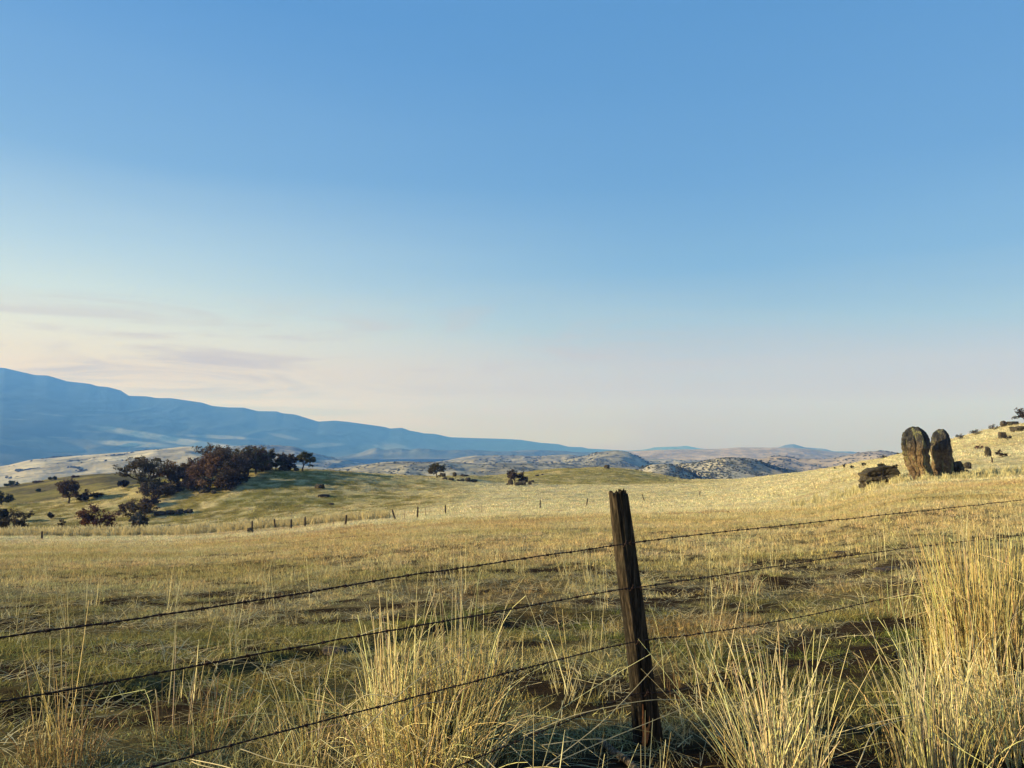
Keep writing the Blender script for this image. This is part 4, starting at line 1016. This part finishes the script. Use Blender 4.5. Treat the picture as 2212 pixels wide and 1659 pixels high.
for xd, yd, wd, hd, lab in ((2074, 950, 20, 15, 'upright dark shrub on the skyline just right of the standing rocks'), (2108, 940, 24, 14, 'forked dark shrub on the skyline, second right of the standing rocks'),
        (2147, 929, 22, 14, 'twiggy shrub on the skyline below the boulder'), (1910, 991, 26, 9, 'flat dark shrub on the crest left of the taller standing rock'), (1865, 1007, 11, 8, 'small shrub above the left end of the flat boulder'),
        (1900, 1011, 26, 10, 'spreading dark shrub directly above the flat boulder'), (1936, 1010, 11, 7, 'tiny shrub between the flat boulder and the taller standing rock'), (1841, 1014, 13, 9, 'round dark shrub up left of the flat boulder'),
        (1823, 1012, 5, 11, 'narrow upright shrub left of the round dark one'), (1804, 1013, 7, 4, 'low speck of a shrub at the left end of the slope'), (2166, 988, 22, 18, 'shrub right of the pointed rock on the slope'),
        (2113, 970, 19, 10, 'reddish low shrub upslope of the standing rocks'), (2176, 950, 16, 14, 'bent dead snag on the upper slope below the boulder'), (1940, 981, 5, 4, 'dot of a shrub on the crest beside the taller standing rock')):
    rd = 'reddish' in lab
    plant('shrub', xd, yd, wd, hd, RD if rd else (.04, .036, .03), lab, 'shrub', GS_, dmin=80, nl=260, nb=5, trunkh=.12, leaf=.11, open_=.15, tr=.05)
GD = 'small plants in the valley pasture'
for xd, yd, wd, hd, lab in ((26, 1049, 30, 12, 'dark oval bush on the edge of the second slope at the far left'), (114, 1036, 17, 9, 'small bush on the edge of the second slope above the lone tree'), (163, 1027, 13, 4, 'low red bush on the edge of the second slope'),
                            (82, 1040, 20, 3, 'flat red bush between two darker ones on the second slope'), (84, 1062, 9, 6, 'single green bush in the middle of the second slope')):
    plant('shrub', xd, yd, wd, hd, RD if 'red' in lab else (.05, .06, .045), lab, 'shrub', D=440 if yd < 1055 else None, dmin=300, nl=420, trunkh=.1, leaf=.5)
for xd, yd, wd, hd, lab in ((110, 1121, 13, 14, 'small dark bush on the left slope below the lone tree'), (1086, 1048, 0, 0, ''),):
    if wd: plant('shrub', xd, yd, wd, hd, DK, lab, 'shrub', nl=420, trunkh=.1)

# ------------------------------------------------------------------ rocks
def rock_mesh(seed, sx, sy, sz, sub=4, amp=.28, blocky=.35, strata=0.0):
    bm = bmesh.new(); bmesh.ops.create_icosphere(bm, subdivisions=sub, radius=1)
    V = np.array([v.co[:] for v in bm.verts]); F = np.array([[v.index for v in f.verts] for f in bm.faces]); bm.free()
    m_ = np.max(np.abs(V), axis=1, keepdims=True); V = V*(1-blocky)+V/m_*blocky*.85
    n = fbm(V[:, 0]*1.2+seed, V[:, 1]*1.2, V[:, 2]*1.2, 4, seed)
    rg = 1-np.abs(fbm(V[:, 0]*2.2, V[:, 1]*2.2+seed, V[:, 2]*2.2, 4, seed+5))*3
    V = V*(1+amp*1.6*n-amp*.45*np.clip(rg, 0, 1)**2)[:, None]
    if strata: V[:, :2] *= (1+strata*fbm(V[:, 2]*5+.6*V[:, 0], V[:, 1]*.8, seed, 3, seed+9))[:, None]
    return V*np.array([sx, sy, sz]), F
def rock(xd, yd, wd, hd, label, group=None, cat_='rock', seed=None, amp=.3, deep=.8, dmin=60, D=None, **kw):
    if D is None: x, y, z = hit(xd, yd, dmin)
    else: s = float(ray(xd, yd)[0]); x, y = s*D, D; z = float(H(x, y))
    m_ = y/FPX*K; seed = seed or int(xd*3+yd)
    w_, h_ = wd*m_/2, hd*m_
    V, F = rock_mesh(seed, w_, w_*deep, h_*.62, amp=amp, **kw)
    return tag(mesh('rock', V, F, M['rock'], loc=(x, y, z+h_*.38), smooth=False), label, cat_, group)
def pillar(xd, yd, prof, D, label, seed, org, depthk=.8):
    """standing stone from its outline: prof = (height px above foot, left px, right px)"""
    m_ = D/FPX*K; prof = np.array(prof, float)
    n, nr = 150, 150
    t = np.concatenate([np.linspace(0, .9, 110), 1-.1*(1-np.linspace(0, 1, n-110+1)[1:])**2])
    hq = t*prof[-1, 0]
    lf = pchip(prof[:, 0], prof[:, 1], hq); rt = pchip(prof[:, 0], prof[:, 2], hq)
    x0 = float(ray(xd, yd)[0])*D; z0 = float(H(x0, D))-.15
    th = np.linspace(0, 2*PI, nr, endpoint=False)
    TH, HH = np.meshgrid(th, hq)
    fz_ = np.clip((prof[-1, 0]-hq)/14, 0, 1)**.5
    lf = lf+4.2*fbm(hq/11, seed, 0, 5, seed+31, .65)*fz_-1.0; rt = rt+4.2*fbm(hq/11, seed+9, 0, 5, seed+32, .65)*fz_+1.0
    cx = ((lf+rt)/2-xd)*m_; hw = (rt-lf)/2*m_
    # rough five sided column: one edge faces the viewer right of the middle
    rays_ = np.array([(-1.0, -.25), (.06, -1.0), (1.0, .1), (.55, .9), (-.6, .85)])
    pa = np.arctan2(rays_[:, 1], rays_[:, 0]); pr = np.hypot(rays_[:, 0], rays_[:, 1])
    od = np.argsort(pa); pa, pr = pa[od], pr[od]; pa_ = np.r_[pa, pa[0]+2*PI]; pr_ = np.r_[pr, pr[0]]
    thw = (TH+.12*fbm(HH*m_*.5, seed, 0, 2, seed+20)-pa_[0]) % (2*PI)+pa_[0]
    ii = np.clip(np.searchsorted(pa_, thw, side='right')-1, 0, 4)
    a1_, a2_, r1_, r2_ = pa_[ii], pa_[ii+1], pr_[ii], pr_[ii+1]
    den = r1_*np.sin(thw-a1_)+r2_*np.sin(a2_-thw)
    rp = r1_*r2_*np.sin(a2_-a1_)/np.maximum(den, 1e-6)
    rp = rp*.94+.06; rp = np.minimum(rp, 1.02/np.maximum(np.abs(np.cos(TH)), .02)); rp /= 1.0
    ex = rp*np.cos(TH); ey = rp*np.sin(TH)
    Z_ = HH*m_
    X_ = ex; Y_ = ey
    q = 1+.10*fbm(X_*1.3+seed, Y_*1.3, Z_*.35, 4, seed)+.05*fbm(X_*4, Y_*4+seed, Z_*1.4, 4, seed+1)
    cracks = np.zeros_like(TH)
    for a0, wd_, dp, ph in ((4.2, .075, .24, 0), (5.15, .09, .2, 1.5), (3.65, .05, .14, 3), (4.72, .04, .07, 5), (5.6, .06, .1, 2), (3.3, .06, .09, 4), (.6, .1, .12, 6), (1.7, .09, .14, 7), (2.5, .07, .12, 8)):
        c_ = a0+.13*np.sin(Z_*.9+ph+seed)+.12*fbm(Z_*.8, ph, seed, 3, 81)
        d_ = (TH-c_+PI) % (2*PI)-PI
        cracks = np.maximum(cracks, dp*np.exp(-(d_/wd_)**2)*(.6+.8*fbm(Z_*.9+ph*5, ph, 0, 2, 82)))
    hor = np.exp(-((fbm(X_*.7, Y_*.7, Z_*1.1, 3, seed+3))/.035)**2)*.045
    q = q*(1-cracks)-hor+.02*fbm(X_*10, Y_*10, Z_*3.5, 3, seed+4)
    blk = lambda a_, b_, c_, sd: _h(np.floor(a_).astype(np.int64), np.floor(b_).astype(np.int64), np.floor(c_).astype(np.int64), sd)
    wx, wy, wz = X_*1.6+.35*fbm(X_*2, Y_*2, Z_, 3, seed+40), Y_*1.6+.35*fbm(X_*2, Y_*2, Z_, 3, seed+41), Z_*.75+.35*fbm(X_*2, Y_*2, Z_*.8, 3, seed+42)
    q = q+.11*(blk(wx, wy, wz, seed)-.5)+.06*(blk(wx*2.1, wy*2.1, wz*2.3, seed+1)-.5)+.05*fbm(X_*6, Y_*6, Z_*2.2, 4, seed+44)
    xr = X_*q; xr = (xr-xr.min(1, keepdims=True))/(np.ptp(xr, axis=1)[:, None])*2-1
    V = np.stack([cx[:, None]+hw[:, None]*xr, hw[:, None]*depthk*Y_*q, Z_+.05*fbm(X_*2, Y_*2, Z_, 3, seed+6)*np.clip(t[:, None]*3-2, 0, 1)*3], -1).reshape(-1, 3)
    topc = V[-nr:].mean(0); V = np.concatenate([V, [topc+[0, 0, .02]]])
    F = grid_faces(n, nr, True)[:, ::-1]; li = (n-1)*nr
    fan = np.stack([np.full(nr, len(V)-1), li+np.arange(nr), li+(np.arange(nr)+1) % nr], 1)
    return tag(mesh('standing_rock', V, [F, fan], M['pillar'], loc=(x0, D, z0), smooth=False), label, 'standing rock', 'twin standing rocks')
DP = hit(1985, 1040, 40)[1]
pillar(1985, 1043, [(-6, 1961, 2019), (0, 1961, 2018), (20, 1962, 2016), (40, 1958, 2012), (62, 1953, 2011), (80, 1950, 2013), (95, 1952, 2012), (106, 1956, 2007), (113, 1961, 2002), (117.5, 1969, 1996), (120, 1978, 1990)], DP,
       'taller left standing rock of the pair, grey top and split face over pale brown foot', 5, 0)
pillar(2042, 1036, [(-6, 2017, 2072), (0, 2017, 2072), (25, 2016, 2068), (45, 2015, 2063), (65, 2015, 2060), (85, 2017, 2057), (97, 2019, 2055), (104, 2024, 2050), (109, 2032, 2044)], DP+1.6,
       'slightly shorter right standing rock of the pair with brown ridged face', 8, 0)
rock(2072, 1030, 26, 38, 'rough buttress rock leaning on the right side of the shorter standing rock', seed=12, amp=.4, D=DP+1.4)
rock(2084, 1026, 18, 20, 'low pale rock at the foot of the buttress rock', seed=14, amp=.4, D=DP+1.2)
rock(2090, 1013, 17, 15, 'round grey boulder just right of the standing rocks', seed=17, amp=.15, dmin=40)
rock(1944, 1043, 14, 12, 'small half buried rock between the flat boulder and the standing rocks', seed=19, dmin=40)
bx_, by_, bz_ = hit(1901, 1050, 40); m_ = by_/FPX*K
V, F = rock_mesh(24, 42*m_, 30*m_, 24*m_, sub=5, amp=.2, blocky=.85, strata=.16)
V[:, 2] += 4*m_*np.sin((V[:, 0]/(40*m_)+.2)*1.6)
tag(mesh('boulder', V, F, M['rock'], loc=(bx_, by_+.5, bz_+17*m_), smooth=False), 'big flat topped lichen covered boulder left of the standing rocks', 'boulder')
rock(2165, 947, 15, 15, 'squarish grey boulder high on the right slope', seed=25, amp=.12, blocky=.8)
rock(2134, 987, 13, 22, 'pointed brown rock on the slope right of the standing rocks', seed=27, amp=.3)
rock(2122, 1030, 30, 9, 'low dark rock slab in the grass right of the standing rocks', seed=29, amp=.35, dmin=40)
rock(2168, 920, 12, 12, 'triangular rock on the skyline near the right edge', seed=31, amp=.3)
rock(2186, 917, 26, 8, 'row of low rocks on the skyline beside the tree at the right edge', seed=33, amp=.4)
rock(2205, 932, 36, 12, 'dark rock ledge under the tree at the right edge', seed=35, amp=.35)
G1 = 'rocks round the grove'
for xd, yd, wd, hd, lab in ((570, 1016, 34, 11, 'long dark slab rock under the right end of the grove'), (528, 1018, 22, 16, 'rounded dark rock in the shade of the grove'), (613, 1017, 22, 11, 'dark rock under the left windblown tree'),
        (640, 1017, 13, 7, 'small rock at the foot of the forked crest tree'), (441, 1064, 24, 13, 'pale lit rock below the broad brown tree'), (462, 1066, 12, 7, 'small pale rock right of the pale lit rock'),
        (294, 1143, 26, 32, 'tall dark rock under the thin brown tree'), (345, 1113, 26, 10, 'leftmost rock of the ledge on the slope'), (366, 1112, 18, 11, 'second rock of the ledge on the slope'), (386, 1111, 20, 12, 'paler third rock of the ledge on the slope'),
        (407, 1108, 20, 9, 'rightmost rock of the ledge on the slope'), (691, 1055, 20, 10, 'blue grey rock alone in the middle of the slope'), (700, 1073, 26, 6, 'flat pale rock just below the blue grey rock'), (540, 1152, 14, 12, 'dark stump like rock beside a far fence post'), (715, 1090, 14, 4, 'flat stone on the lower slope')):
    rock(xd, yd, wd, hd, lab, G1, dmin=60)
G2 = 'boulders by the small crest tree'
for xd, yd, wd, hd, lab in ((957, 1031, 14, 10, 'rounded dark boulder right under the small olive crest tree'), (949, 1031, 7, 5, 'little rock touching the trunk of the small olive crest tree'), (981.5, 1029.5, 9, 9, 'upright rock standing alone on the crest'),
        (1001, 1029, 22, 4, 'low string of stones on the crest right of the upright rock'), (962, 1036, 12, 5, 'stone below the rounded dark boulder'), (975, 1038, 14, 6, 'brown stone second from the left in the front row'), (990, 1039, 8, 4, 'smallest stone in the front row'), (999, 1039.5, 10, 5, 'low stone in the middle of the front row'),
        (1011, 1040, 14, 9, 'biggest stone in the front row'), (1023, 1041, 15, 5, 'flat dark stone ending the front row at the right')):
    rock(xd, yd, wd, hd, lab, G2, dmin=60)
G3 = 'boulders round the lone round tree'
for xd, yd, wd, hd, lab in ((1103, 1048, 11, 13, 'pointed boulder left of the round dark tree'), (1096, 1048, 6, 4, 'tiny rock left of the pointed boulder'), (1118, 1048.5, 12, 7, 'flat boulder at the trunk of the round dark tree'), (1129, 1048.5, 16, 10, 'wide dark boulder right of the round tree'),
        (1135, 1042, 13, 15, 'tall rounded boulder up right of the round tree'), (1145, 1047, 8, 8, 'rightmost boulder by the round tree'), (1151, 1042, 8, 5, 'small brown rock on the mound foot'), (1160, 1028, 8, 3, 'left pebble like rock high on the mound side'), (1171, 1026, 5, 2.5, 'right pebble like rock high on the mound side'), (1311, 1012, 13, 8, 'block of dark rock on top of the mound')):
    rock(xd, yd, wd, hd, lab, G3, dmin=60)
# small clods and cow pats dark in the near pasture
for xd, yd, wd, hd, lab in ((720, 1413, 60, 24, 'brown earth mound in the left pasture under the second wire'), (1925, 1233, 70, 14, 'dark dirt clod under the second wire at the right'), (2030, 1690, 0, 0, ''), (1820, 1196, 46, 9, 'low dark clod above the second wire, right of the post')):
    if not wd: continue
    x, y, z = hit(xd, yd, 2); m_ = y/FPX*K
    V, F = rock_mesh(int(xd), wd*m_/2, wd*m_/3, hd*m_/2, sub=4, amp=.4)
    tag(mesh('dirt_clod', V, F, MD, loc=(x, y, z+.1*hd*m_), smooth=True) if 'MD' in globals() else mesh('dirt_clod', V, F, M['farwood'], loc=(x, y, z+.1*hd*m_)), lab, 'dirt clod')
